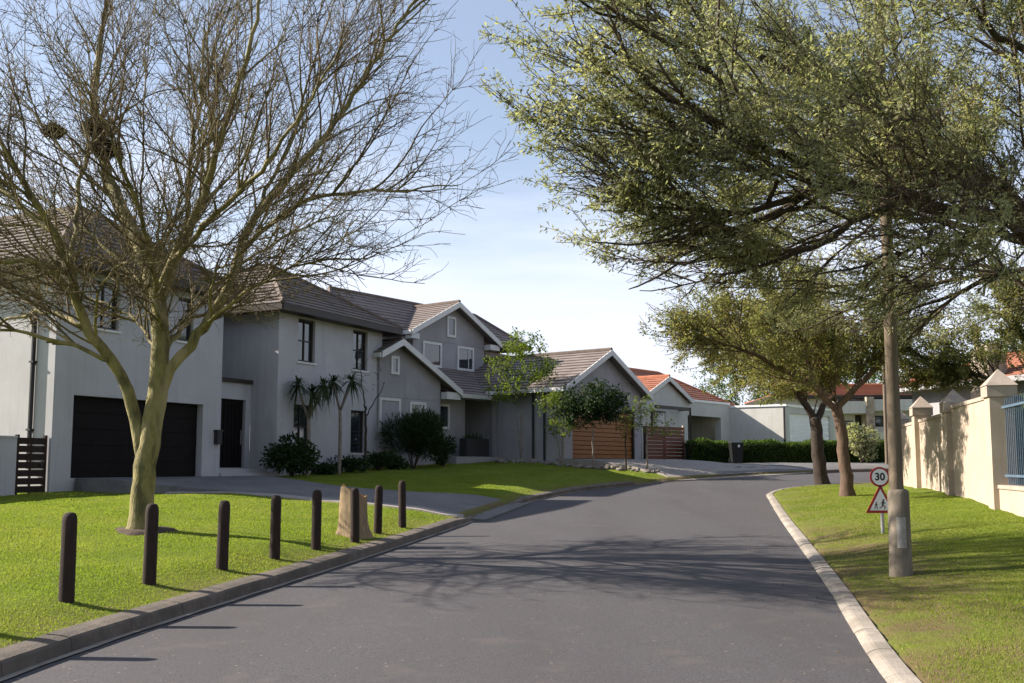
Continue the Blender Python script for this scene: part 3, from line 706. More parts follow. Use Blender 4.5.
# plaster string courses
for a in ((5.0, 10.2, 2.785, 2.799, 7.50, 7.56), (0.0, 3.7, -0.015, -0.001, 4.42, 4.48)): q = MB(); q.box(frB, *a); q.build('string_course', 'stucco_b', hB)
gable_roof(hB, frB, 0.92, 6.75, -0.42, 4.5, -0.3, 4.67, 0.5, 'roof_b', 'ridge_a')
gable_roof(hB, frB, 7.7, 9.43, 2.3, 7.5, 4.4, 11.0, 0.5, 'roof_b', 'ridge_a')
gable_roof(hB, frB, 10.8, 6.96, -4.25, 6.0, 7.0, 14.6, 0.5, 'roof_b', 'ridge_a')
m = MB(); tiles(m, P(3.9, -0.2, 4.80), P(9.2, -0.2, 4.80), P(9.2, 2.95, 6.32), P(3.9, 2.95, 6.32))
ro = m.build('porch_roof', 'roof_b', hB)
q = MB(); q.box(frB, 4.72, 6.95, -0.32, -0.21, 4.62, 4.80); q.build('gutter', 'white_trim', ro); q = MB(); q.box(frB, 3.9, 7.45, -0.2, 0.49, 4.62, 4.66); q.build('soffit', 'white_trim', ro)
m = MB(); ze = 7.8
e = [P(0.2, 2.9, ze), P(14.4, 2.9, ze), P(14.4, 8.4, ze), P(0.2, 8.4, ze)]; r0, r1 = P(2.4, 5.6, 9.7), P(12.9, 5.6, 9.7)
tiles(m, e[0], e[1], r1, r0); tiles(m, e[1], e[2], r1, r1); tiles(m, e[2], e[3], r0, r1); tiles(m, e[3], e[0], r0, r0)
ro = m.build('roof', 'roof_b', hB)
q = MB()
for a, b in ((e[0], r0), (e[1], r1), (r0, r1)): q.tube([Vector(a) + Vector((0, 0, .03)), Vector(b) + Vector((0, 0, .03))], [0.1, 0.1], 6)
q.build('ridge_tiles', 'ridge_a', ro)
# white boxed eaves at the gable feet
for a in ((3.72, 4.6, -0.36, -0.02, 4.50, 4.80), (10.21, 10.95, 2.38, 2.78, 7.4, 7.66), (4.45, 4.98, 2.38, 2.78, 7.4, 7.66)): q = MB(); q.box(frB, *a); q.build('boxed_eave', 'white_trim', hB)
WT = 'white_trim'
def bwin(s0, s1, d, z0, z1, **k): return window(hB, frB, s0, s1, d, z0, z1, WT, 0.11, 0.07, proud=0.062, **k)
bwin(7.33, 7.98, 2.8, 7.78, 8.78)                       # attic slit
bwin(5.62, 6.95, 2.8, 6.25, 7.42); bwin(8.1, 9.35, 2.8, 6.25, 7.42, bs=[8.95])
bwin(0.62, 1.1, 0.0, 5.35, 6.1)
bwin(1.75, 2.75, 0.0, 2.55, 4.30); bwin(-0.02, 1.2, 0.0, 3.0, 4.38, pane='stucco_b')
bwin(3.95, 4.85, 0.5, 3.25, 4.35)
# porch glazing and door at the back of the recess
pd = MB(); pd.box(frB, 6.0, 7.45, 2.93, 2.98, 2.08, 4.3)
for k in range(4): pd.box(frB, 6.0 + k * 0.48, 6.05 + k * 0.48, 2.88, 2.93, 2.08, 4.3)
pd.build('door', 'dark_door', hB)
pp = MB(); pp.box(frB, 7.3, 7.46, -0.15, 0.02, 2.063, 4.61); pp.build('porch_post', 'stucco_b', hB)
# slatted garage door
gd = MB(); n = 11; zs = np.linspace(1.985, 4.185, n + 1)
for i in range(n): gd.box(frB, 8.18, 13.57, -3.62 - 0.012 * (i % 2), -3.56, zs[i] + 0.014, zs[i + 1] - 0.014)
gdo = gd.build('garage_door', 'wood', hB)
q = MB(); q.box(frB, 8.16, 13.59, -3.555, -3.51, 1.975, 4.195); q.build('door_backing', 'wood_dark', gdo)
for a in (8.151, 13.572): q = MB(); q.box(frB, a, a + 0.027, -3.75, -3.5, 1.972, 4.198); q.build('door_jamb', 'dark_frame', gdo)
q = MB()
q.tube([P(7.42, -2.2, 1.9), P(7.42, -2.2, 4.8)], [0.05] * 2, 8); q.tube([P(7.42, -2.8, 1.9), P(7.42, -2.8, 4.8)], [0.05] * 2, 8); q.build('drainpipe', 'metal_dark', hB)
# dark planter box on the porch
pl = empty('planter_box', P(5.3, -0.4, 2.06), 'dark rectangular planter box standing on the shaded porch', 'planter')
q = MB(); q.box(frB, 4.75, 6.3, -0.6, -0.2, 2.063, 2.85); q.build('box', 'metal_dark', pl)
q = MB()
for k in range(60):
    a = random.uniform(4.8, 6.25); b = random.uniform(-0.55, -0.25); p = Vector(P(a, b, 2.83)); t = Vector((random.gauss(0, .12), random.gauss(0, .12), random.uniform(0.15, 0.45)))
    sd = Vector((random.gauss(0, 1), random.gauss(0, 1), 0)).normalized() * 0.02
    q.poly([p - sd, p + sd, p + t])
q.build('leaves', 'leaf_dark', pl)

# slatted timber fence beyond the garage wing
P = Fr((6.55, 48.8), (0.70, 0.71)).P; frG = Fr((6.55, 48.8), (0.70, 0.71))
fe = empty('timber_fence', P(1.6, 0, 1.9), 'red brown horizontal timber fence between the wood garage and the white house', 'fence')
q = MB(); zs = np.linspace(1.8, 3.62, 11)
for i in range(10): q.box(frG, 0.05, 3.25, 0.0, 0.03, zs[i] + 0.010, zs[i + 1] - 0.010)
q.build('slat_panel', 'wood_red', fe)
for x in (0.0, 1.62, 3.26):
    q = MB(); q.box(frG, x - 0.06, x + 0.06, 0.032, 0.12, 1.6, 3.6 if x < 3 else 3.72); q.build('post', 'wood_dark' if x < 3 else 'path_light', fe)

# ---- the white house with terracotta tiles
hD = empty('house', (12.0, 60.0, 1.7), 'white house with terracotta tiled roof and dark open carport behind the hedge', 'house')
P = frD.P
w = MB()
gable_wall(w, frD, -4.8, 0.0, 0.0, 1.2, -2.33, 6.45, 0.46, 0.3)
w.wall(frD, 0.002, 5.0, 0.0, 1.2, 5.28, [(0.0021, 3.9, 1.2, 4.5)], 0.4)
w.box(frD, 0.01, 5.0, 4.5, 4.7, 1.2, 4.6); w.box(frD, 0.01, 5.0, 0.45, 4.5, 4.6, 4.75)
w.box(frD, 0.9, 1.05, 2.6, 4.49, 1.2, 4.5); w.box(frD, -0.3, -0.001, 0.301, 9, 1.2, 5.2); w.box(frD, 4.7, 4.999, 0.401, 4.49, 1.2, 4.59)
corner = P(5.0, 0, 0)
frL = Fr((corner[0], corner[1]), (0.85, -0.53)); frRr = Fr(tuple(frL.P(3.4, 0, 0)[:2]), (0.64, 0.77))
w.box(frL, 0.0, 3.4, 0.0, 0.3, 1.2, 5.12)
w.wall(frRr, 0.0, 7.2, 0.0, 1.2, 5.12, [(0.5, 6.6, 2.0, 4.75)], 0.25)
w.build('wall', 'stucco_d', hD)
q = MB(); q.box(frD, 0.0, 5.0, -0.06, 0.3, 5.285, 5.42); q.box(frL, 0.05, 3.46, -0.06, 0.36, 5.13, 5.25); q.box(frRr, 0.02, 7.2, -0.06, 0.3, 5.13, 5.25); q.build('coping', 'white', hD)
q = MB(); zs = np.linspace(2.01, 4.74, 9)
for i in range(8): q.box(frRr, 0.52, 6.58, 0.12, 0.18, zs[i] + 0.008, zs[i + 1] - 0.008)
q.build('garage_door', 'white', hD)
q = MB(); q.box(frD, 1.1, 4.6, 4.42, 4.49, 1.7, 4.4); q.build('back_door', 'dark_frame', hD)
q = MB()
q.tube([frL.P(3.34, -0.08, 1.5), frL.P(3.34, -0.08, 5.1)], [0.06] * 2, 8); q.build('drainpipe', 'metal_dark', hD)
q = MB()
for z in (2.55, 2.15): q.beam(frRr.P(0.1, -0.5, z), frRr.P(7.0, -0.5, z), 0.04, 0.05)
for k in range(5): q.beam(frRr.P(0.1 + k * 1.7, -0.5, 1.3), frRr.P(0.1 + k * 1.7, -0.5, 2.6), 0.05, 0.05, (1, 0, 0))
q.build('railing', 'metal_dark', hD)
q = MB(); q.box(frD, -3.9, -2.5, -0.05, -0.002, 3.2, 4.6); q.build('window', 'dark_frame', hD)
q = MB(); q.box(frD, -3.8, -2.6, -0.07, -0.051, 3.3, 4.5); q.build('pane', 'glass', hD.children[-1])
q = MB(); q.beam(P(-4.6, -0.7, 4.75), P(-0.9, -0.7, 4.75), 0.08, 0.18); q.beam(P(-0.95, -0.7, 1.8), P(-0.95, -0.7, 4.85), 0.1, 0.1, (1, 0, 0)); q.beam(P(-0.95, 0, 4.75), P(-0.95, -0.7, 4.75), 0.08, 0.14); q.build('pergola', 'dark_frame', hD)
gable_roof(hD, frD, -2.33, 6.5, -0.25, 5.0, -5.1, 0.2, 0.46, 'roof_t', 'ridge_t')
m = MB(); ze = 5.2
e = [P(-7, 1.0, ze), P(8.8, 1.0, ze), P(8.8, 10, ze), P(-7, 10, ze)]; r0, r1 = P(-3.0, 5.2, 7.55), P(5.4, 5.2, 7.55)
tiles(m, e[0], e[1], r1, r0); tiles(m, e[1], e[2], r1, r1); tiles(m, e[2], e[3], r0, r1); tiles(m, e[3], e[0], r0, r0)
ro = m.build('roof', 'roof_t', hD)
q = MB()
for a, b in ((e[0], r0), (e[1], r1), (r0, r1)): q.tube([Vector(a) + Vector((0, 0, .03)), Vector(b) + Vector((0, 0, .03))], [0.1, 0.1], 6)
q.build('ridge_tiles', 'ridge_t', ro)

# ---- far modern house
frE = Fr((21.2, 71), (0.95, -0.05)); P = frE.P
hE = empty('house', (25, 73, 1.7), 'far pale house with stone clad column and dark windows beyond the hedge', 'house')
EW = ((2.3, 3.1, 4.0, 4.85), (3.2, 3.68, 4.5, 5.25), (4.6, 5.4, 4.4, 5.2))
w = MB(); w.wall(frE, -2, 11, 0, 1.2, 6.5, EW, 0.3)
w.box(frE, 1.4, 3.66, -1.2, -0.002, 5.3, 6.15); w.box(frE, 4.2, 11, -0.9, -0.002, 5.5, 6.3)
w.box(frE, -2, 11, -3.4, -3.1, 1.2, 3.9); w.box(frE, 11.001, 11.3, 0, 8, 1.2, 6.5); w.box(frE, -2.3, -2.001, 0, 8, 1.2, 6.5)
w.build('wall', 'stucco_d', hE)
q = MB(); q.box(frE, 3.67, 4.18, -1.3, 0.2, 1.2, 6.45); q.build('stone_column', 'stone', hE)
for a in EW: window(hE, frE, a[0] + .004, a[1] - .004, 0.15, a[2] + .004, a[3] - .004, 'dark_frame', 0.08, 0.08)
hip_roof(hE, frE, -2.9, 11.8, -0.8, 9.0, 6.6, 0.22, 'roof_t', 'ridge_t')

# ---- house behind the right-hand wall
frF = Fr((17.6, 41.0), (0.35, -0.94)); P = frF.P
hF = empty('house', (21, 38, 1.5), 'house behind the cream wall with a rubble stone chimney and terracotta roof', 'house')
w = MB(); w.wall(frF, -1.5, 12, 0, 0.8, 5.0, [(2.2, 4.4, 2.0, 4.3), (6.5, 8, 2.6, 4.2)], 0.25); w.box(frF, -1.5, -1.3, 0.001, 8, 0.8, 5.0); w.box(frF, 11.8, 12, 0.001, 8, 0.8, 5.0)
w.build('wall', 'stucco_b', hF)
for a in ((2.2, 4.4, 2.0, 4.3), (6.5, 8, 2.6, 4.2)): window(hF, frF, a[0] + .004, a[1] - .004, 0.12, a[2] + .004, a[3] - .004, 'dark_frame', 0.08, 0.08, [(a[0] + a[1]) / 2])
hip_roof(hF, frF, -2.2, 12.6, -0.7, 8.6, 5.0, 0.36, 'roof_t', 'ridge_t', 'stucco_b')
q = MB()
for k in range(14):
    z = 0.9 + k * 0.36; j = 0.03 * math.sin(k * 2.3)
    q.box(frF, 2.9 - j, 3.75 + j, -1.15 - j * .5, -0.25, z, z + 0.35)
q.box(frF, 3.0, 3.65, -1.05, -0.35, 5.94, 6.25); q.build('chimney', 'stone', hF)

# ------------------------------------------------------------------ right-hand boundary wall and steel fence
frW = Fr((10.9, 23.0), (0.23, 0.973)); P = frW.P
bw = empty('boundary_wall', (11.8, 27, 0.9), 'cream plastered street wall with capped pillars along the right verge', 'wall')
def pillar(s, zt, z0, hw=0.25, name='pillar'):
    q = MB(); q.box(frW, s - hw, s + hw, -hw, hw, z0 - 0.4, zt - 0.62); o = q.build(name, 'stucco_cream', bw)
    c = MB(); z = zt - 0.618; c.box(frW, s - hw - 0.05, s + hw + 0.05, -hw - 0.05, hw + 0.05, z, z + 0.24)
    b = [P(s - hw - 0.07, -hw - 0.07, z + 0.242), P(s + hw + 0.07, -hw - 0.07, z + 0.242), P(s + hw + 0.07, hw + 0.07, z + 0.242), P(s - hw - 0.07, hw + 0.07, z + 0.242)]
    t = P(s, 0, zt); c.add(b + [t], [(0, 1, 2, 3), (0, 4, 1), (1, 4, 2), (2, 4, 3), (3, 4, 0)]); c.build('pillar_cap', 'cap_stone', o)
PS = [(-1.5, 3.78, 0.75), (3.4, 3.70, 0.9), (8.5, 3.86, 0.95), (13.2, 3.7, 0.95)]
for s_, zt, z0 in PS: pillar(s_, zt, z0)
for (a, zt, z0), (b, zt2, z02), pz in zip(PS[:-1], PS[1:], (3.16, 3.02, 3.0)):
    q = MB(); q.box(frW, a + 0.252, b - 0.252, -0.11, 0.11, z0 - 0.5, pz); o = q.build('wall_panel', 'stucco_cream', bw)
    c = MB(); c.box(frW, a + 0.26, b - 0.26, -0.14, 0.14, pz + 0.001, pz + 0.09); c.build('coping', 'cap_stone', o)
q = MB(); q.box(frW, 5.4, 5.9, -1.3, -0.8, 0.6, 3.2); q.box(frW, 5.33, 5.97, -1.37, -0.73, 3.201, 3.42)
q.v = [tuple(np.array(v) + np.array([1.9 * frW.V[0] * -1, 1.9 * frW.V[1] * -1, 0])) for v in q.v]; q.build('pillar', 'stucco_cream', bw)
mf = empty('metal_fence', (10.2, 20, 0.8), 'blue grey steel bar fence on a low cream wall at the right edge', 'fence')
q = MB(); q.box(frW, -12, -1.755, -0.14, 0.14, 0.2, 1.2); q.build('base_wall', 'stucco_cream', mf)
q = MB(); q.box(frW, -12, -1.755, -0.17, 0.17, 1.202, 1.28); q.build('coping', 'cap_stone', mf)
q = MB()
for z in (1.45, 2.9): q.box(frW, -12, -1.755, -0.02, 0.02, z, z + 0.05)
for k in range(72): s_ = -1.88 - k * 0.15; q.box(frW, s_ - 0.009, s_ + 0.009, -0.04, -0.021, 1.283, 3.12)
q.build('bars', 'metal_blue', mf)

# ------------------------------------------------------------------ street furniture
def bollard_proto(loc):
    q = MB(); h = 0.93; r = 0.077
    prof = [(r * 1.0, -0.25), (r * 1.02, 0), (r, 0.3), (r * 0.985, 0.6), (r * 0.98, h - 0.1), (r * 0.93, h - 0.055), (r * 0.78, h - 0.02), (r * 0.5, h - 0.004), (0.004, h)]
    n = 16
    for i, (rr, z) in enumerate(prof):
        for j in range(n):
            a = 2 * math.pi * j / n; k = 1 + 0.025 * math.sin(3 * a + 1) + 0.015 * math.sin(7 * a + z * 4)
            q.v.append((rr * k * math.cos(a), rr * k * math.sin(a), z))
    for i in range(len(prof) - 1):
        for j in range(n): q.f.append((i * n + j, i * n + (j + 1) % n, (i + 1) * n + (j + 1) % n, (i + 1) * n + j))
    me = bpy.data.meshes.new('bollard'); me.from_pydata(q.v, [], q.f)
    me.polygons.foreach_set('use_smooth', [True] * len(me.polygons)); me.materials.append(M['wood_dark'])
    o = bpy.data.objects.new('bollard', me); COL.objects.link(o); o.location = loc
    return o
BOLL = [(-4.95, 8.95, 'short dark timber bollard nearest the camera past the left frame edge'),
        (-4.58, 10.42, 'dark timber bollard at the lawn edge, nearest of the row in view'),
        (-4.25, 11.85, 'dark timber bollard standing in front of the bare tree trunk'),
        (-3.83, 13.35, 'dark timber bollard just right of the bare tree, third of the row'),
        (-3.47, 14.75, 'dark timber bollard midway between the bare tree and the broken stump'),
        (-3.13, 16.1, 'dark timber bollard next to the left side of the broken stump'),
        (-2.72, 17.45, 'dark timber bollard standing directly in front of the broken stump'),
        (-2.52, 18.9, 'dark timber bollard next to the right side of the broken stump'),
        (-2.2, 20.2, 'dark timber bollard at the far end of the row near the driveway')]
b0 = None
for i, (x, y, lab) in enumerate(BOLL):
    o = bollard_proto((0, 0, 0)) if b0 is None else b0.copy()
    if b0 is None: b0 = o
    else: COL.objects.link(o)
    o.location = (x, y, gz(x, y) - 0.01); o.rotation_euler = (random.uniform(-.03, .03), random.uniform(-.03, .03), i * 1.1)
    o.scale = (1, 1, random.uniform(0.97, 1.03))
    tag(o, lab, 'bollard', 'timber bollards along the left lawn')

# broken stump
sx, sy = -2.86, 18.15; sz = gz(sx, sy)
q = MB(); n = 28; prof = [(0.32, -0.1), (0.305, 0.02), (0.26, 0.11), (0.242, 0.28), (0.236, 0.5), (0.23, 0.65), (0.222, 0.8)]
top = [0.80 + 0.10 * math.cos(2 * math.pi * j / n - math.pi * 1.02) + 0.022 * math.sin(5 * 2 * math.pi * j / n) + random.uniform(-.015, .015) for j in range(n)]
for i, (r, z) in enumerate(prof):
    for j in range(n):
        a = 2 * math.pi * j / n; k = 1 + 0.07 * math.sin(4 * a + 0.5) * (1.6 if i < 3 else 1) + 0.03 * math.sin(9 * a + z * 6)
        zz = z if i < 3 else 0.12 + (z - 0.12) / 0.68 * (top[j] - 0.12)
        q.v.append((sx + r * k * math.cos(a), sy + r * k * math.sin(a), sz + zz))
for i in range(len(prof) - 1):
    for j in range(n): q.f.append((i * n + j, i * n + (j + 1) % n, (i + 1) * n + (j + 1) % n, (i + 1) * n + j))
st = empty('tree_stump', (sx, sy, sz), 'broken pale tree stump with a split jagged top among the bollards', 'stump')
q.build('trunk', 'stump', st, smooth=True)
c = MB(); m0 = (len(prof) - 1) * n; ctr = (sx + 0.02, sy, sz + 0.68)
ring = [q.v[m0 + j] for j in range(n)]; inner = [tuple(np.array(ctr) + (np.array(p) - np.array(ctr)) * np.array([0.55, 0.55, 0.25]) + np.array([0, 0, random.uniform(-.05, .05)])) for p in ring]
c.add(ring + inner + [ctr], [(j, (j + 1) % n, n + (j + 1) % n, n + j) for j in range(n)] + [(n + j, n + (j + 1) % n, 2 * n) for j in range(n)])
for k in range(9):
    a = random.uniform(0, 6.28); r = random.uniform(0.05, 0.17); b = Vector((sx + r * math.cos(a), sy + r * math.sin(a), sz + 0.55)); h = random.uniform(0.08, 0.22)
    c.tube([b, b + Vector((random.gauss(0, .02), random.gauss(0, .02), h))], [0.03, 0.004], 5)
c.build('split_wood', 'stump_cut', st)

# lamp pole on the right verge
px_, py_ = 5.10, 13.25; pz_ = gz(px_, py_)
po = empty('lamp_pole', (px_, py_, pz_), 'tall round pole with a thick concrete base on the right verge', 'pole')
def lathe(cx, cy, prof, n=24, ex=0.0, wob=0.0):
    q = MB()
    for (r, z) in prof:
        for j in range(n):
            a = 2 * math.pi * j / n; q.v.append((cx + ex * z + r * (1 + wob * math.sin(3 * a + z)) * math.cos(a), cy + r * math.sin(a), z))
    for i in range(len(prof) - 1):
        for j in range(n): q.f.append((i * n + j, i * n + (j + 1) % n, (i + 1) * n + (j + 1) % n, (i + 1) * n + j))
    return q
lathe(px_, py_, [(0.150, pz_ - 0.2), (0.148, pz_ + 0.05), (0.140, pz_ + 0.3), (0.136, pz_ + 1.06), (0.128, pz_ + 1.1), (0.088, pz_ + 1.125)], 28, 0, 0.01).build('base', 'pole', po, smooth=True)
sh = lathe(px_ - 0.02, py_, [(0.090, pz_ + 1.10), (0.086, pz_ + 2.5), (0.074, pz_ + 5.0), (0.058, pz_ + 8.2), (0.02, pz_ + 8.25)], 20).build('shaft', 'pole_up', po, smooth=True)
q = MB()
for i in range(6):
    a0 = R(235 + i * 8); a1 = R(235 + (i + 1) * 8); r = 0.1425
    pA = lambda a, z: (px_ + r * math.cos(a), py_ + r * math.sin(a), pz_ + z)
    q.poly([pA(a0, 0.36), pA(a1, 0.36), pA(a1, 0.76), pA(a0, 0.76)])
q.build('notice_plate', 'sticker', po)
q = MB(); q.tube([(px_ - 0.02, py_, pz_ + 8.1), (px_ - 0.5, py_ - 0.05, pz_ + 8.45), (px_ - 1.3, py_ - 0.15, pz_ + 8.5)], [0.035, 0.032, 0.03], 8); q.build('arm', 'metal_grey', po)
q = MB(); q.prism([(px_ - 1.9, py_ - 0.32, pz_ + 8.45), (px_ - 1.3, py_ - 0.28, pz_ + 8.45), (px_ - 1.3, py_ - 0.04, pz_ + 8.45), (px_ - 1.9, py_ - 0.08, pz_ + 8.45)], (0, 0, 0.12)); q.build('lamp_head', 'metal_grey', po)

# road signs on a thin post behind the pole
gx_, gy_ = 6.86, 18.6; g_z = gz(gx_, gy_)
sg = empty('road_sign', (gx_, gy_, g_z), 'speed limit and school children warning signs on one thin post', 'road sign')
q = MB(); q.tube([(gx_, gy_ + 0.03, g_z - 0.1), (gx_, gy_ + 0.03, g_z + 1.2)], [0.034, 0.034], 12); q.build('post', 'metal_grey', sg)
def disc(r, n, y, zc, xc=0): return [(gx_ + xc + r * math.cos(2 * math.pi * j / n + math.pi / n), gy_ + y, zc + r * math.sin(2 * math.pi * j / n + math.pi / n)) for j in range(n)]
zc = 1.48; xo = -0.035
q = MB(); q.prism(disc(0.185, 28, -0.012, zc, xo), (0, 0.012, 0)); rs = q.build('round_plate', 'red', sg)
q = MB(); q.poly(disc(0.148, 28, -0.0155, zc, xo)); q.build('plate_face', 'white', rs)
def text_mesh(body, size, x, y, z, name, parent, m):
    cu = bpy.data.curves.new('txt', 'FONT'); cu.body = body; cu.size = size; cu.align_x = 'CENTER'; cu.align_y = 'CENTER'; cu.offset = 0.006
    t = bpy.data.objects.new('txt', cu); me = bpy.data.meshes.new_from_object(t); bpy.data.objects.remove(t)
    me.transform(Matrix.Translation((x, y, z)) @ Matrix.Rotation(R(90), 4, 'X'))
    return link_mesh(name, me, m, parent)
text_mesh('30', 0.19, gx_ + xo, gy_ - 0.019, zc - 0.002, 'number', rs, 'black')
def tri(s_, y, zb): h = s_ * 0.95; return [(gx_ + xo - s_ / 2, gy_ + y, zb), (gx_ + xo + s_ / 2, gy_ + y, zb), (gx_ + xo, gy_ + y, zb + h)]
zb = 0.815
q = MB(); q.prism(tri(0.56, -0.012, zb), (0, 0.012, 0)); ts = q.build('triangle_plate', 'red', sg)
q = MB(); q.poly(tri(0.41, -0.0155, zb + 0.05)); q.build('plate_face', 'white', ts)
def child_fig(ox, oz, s_, mirror=1):
    q = MB(); Y_ = gy_ - 0.019
    pt = lambda a, b: (gx_ + xo + ox + a * s_ * mirror, Y_, oz + b * s_)
    q.poly([pt(0.09 * math.cos(t) + 0.02, 0.88 + 0.09 * math.sin(t)) for t in np.linspace(0, 6.283, 14)[:-1]])
    def limb(a, b, w):
        a = np.array(a); b = np.array(b); d = (b - a) / np.linalg.norm(b - a); n_ = np.array((-d[1], d[0])) * w
        q.poly([pt(*(a - n_)), pt(*(b - n_ * .8)), pt(*(b + n_ * .8)), pt(*(a + n_))])
    limb((0.0, 0.78), (-0.06, 0.42), 0.085); limb((-0.06, 0.44), (0.16, 0.28), 0.05); limb((0.16, 0.29), (0.12, 0.02), 0.042)
    limb((-0.07, 0.44), (-0.16, 0.22), 0.05); limb((-0.16, 0.23), (-0.36, 0.14), 0.042)
    limb((0.0, 0.72), (0.2, 0.55), 0.038); limb((-0.02, 0.72), (-0.22, 0.6), 0.038)
    return q
child_fig(0.045, zb + 0.062, 0.20).build('child_symbol', 'black', ts)
child_fig(-0.085, zb + 0.062, 0.145).build('child_symbol', 'black', ts)

# thin far street pole seen just left of the lamp pole
q = lathe(18.0, 48.0, [(0.09, 1.3), (0.085, 4.0), (0.06, 7.5), (0.01, 7.52)], 10)
o = q.build('street_pole', 'pole_up', None, (18.0, 48.0, 1.5), True); tag(o, 'thin grey pole at the far hedge beside the thick lamp pole', 'pole')

# wheelie bin by the hedge
bn = empty('wheelie_bin', (11.05, 49.3, 1.6), 'black wheelie bin standing in front of the shaded hedge', 'bin')
z0 = gz(11.05, 49.3) + 0.02
q = MB(); q.hexa([(10.83, 49.0, z0 + .06), (11.29, 49.0, z0 + .06), (11.29, 49.55, z0 + .06), (10.83, 49.55, z0 + .06), (10.76, 48.93, z0 + .98), (11.36, 48.93, z0 + .98), (11.36, 49.68, z0 + .98), (10.76, 49.68, z0 + .98)]); q.build('body', 'bin', bn)
q = MB(); q.hexa([(10.74, 48.9, z0 + .982), (11.38, 48.9, z0 + .982), (11.38, 49.72, z0 + 1.0), (10.74, 49.72, z0 + 1.0), (10.8, 48.98, z0 + 1.04), (11.32, 48.98, z0 + 1.04), (11.32, 49.7, z0 + 1.09), (10.8, 49.7, z0 + 1.09)]); q.build('lid', 'bin', bn)
for x in (10.78, 11.3):
    q = MB(); q.tube([(x - 0.02, 49.58, z0 + .12), (x + 0.06, 49.58, z0 + .12)], [0.12, 0.12], 14); q.build('wheel', 'bin', bn)
q = MB(); q.poly([(11.06, 48.915, z0 + .78), (11.16, 48.915, z0 + .78), (11.16, 48.905, z0 + .9), (11.06, 48.905, z0 + .9)]); q.build('sticker', 'white', bn)

# rocks edging the garage driveway
def rock_mesh(seed):
    r_ = random.Random(seed); q = MB(); n, m_ = 9, 6
    ax = (r_.uniform(.8, 1.3), r_.uniform(.7, 1.1), r_.uniform(.6, .9)); ph = [r_.uniform(0, 6) for _ in range(6)]
    for i in range(m_ + 1):
        th = math.pi * i / m_
        for j in range(n):
            a = 2 * math.pi * j / n; k = 1 + .16 * math.sin(2 * a + ph[0] + th) + .12 * math.sin(3 * th + ph[1]) + r_.uniform(-.08, .08)
            q.v.append((ax[0] * k * math.sin(th) * math.cos(a), ax[1] * k * math.sin(th) * math.sin(a), ax[2] * k * math.cos(th)))
    for i in range(m_):
        for j in range(n): q.f.append((i * n + j, (i + 1) * n + j, (i + 1) * n + (j + 1) % n, i * n + (j + 1) % n))
    me = bpy.data.meshes.new('rock'); me.from_pydata(q.v, [], q.f); me.materials.append(M['rock']); return me
rms = [rock_mesh(i) for i in range(6)]
row = resample(catmull([(-0.6, 43.1), (0.6, 42.75), (2.0, 41.75), (3.3, 41.0), (4.6, 40.35), (5.95, 39.75)], 0.2), 46)
for i, (x, y) in enumerate(row):
    x += random.gauss(0, .1); y += random.gauss(0, .1); s_ = random.uniform(.07, .17)
    o = bpy.data.objects.new('rock', rms[i % 6]); COL.objects.link(o); o.location = (x, y, gz(x, y) + s_ * .35); o.scale = (s_,) * 3; o.rotation_euler = (random.uniform(-.3, .3), random.uniform(-.3, .3), random.uniform(0, 6))
    tag(o, 'rough grey garden rock edging the lawn below the wood garage door', 'rock', 'rocks edging the lawn by the wood garage')

#TREES
# ------------------------------------------------------------------ vegetation
def spline3(pts, step):
    P_ = np.array([pts[0]] + list(pts) + [pts[-1]], float); out = []
    for i in range(1, len(P_) - 2):
        p0, p1, p2, p3 = P_[i - 1], P_[i], P_[i + 1], P_[i + 2]
        n = max(2, int(np.linalg.norm(p2 - p1) / step))
        for t in np.arange(n) / n:
            out.append(0.5 * (2 * p1 + (p2 - p0) * t + (2 * p0 - 5 * p1 + 4 * p2 - p3) * t ** 2 + (3 * p1 - p0 - 3 * p2 + p3) * t ** 3))
    out.append(P_[-2]); return np.array(out)

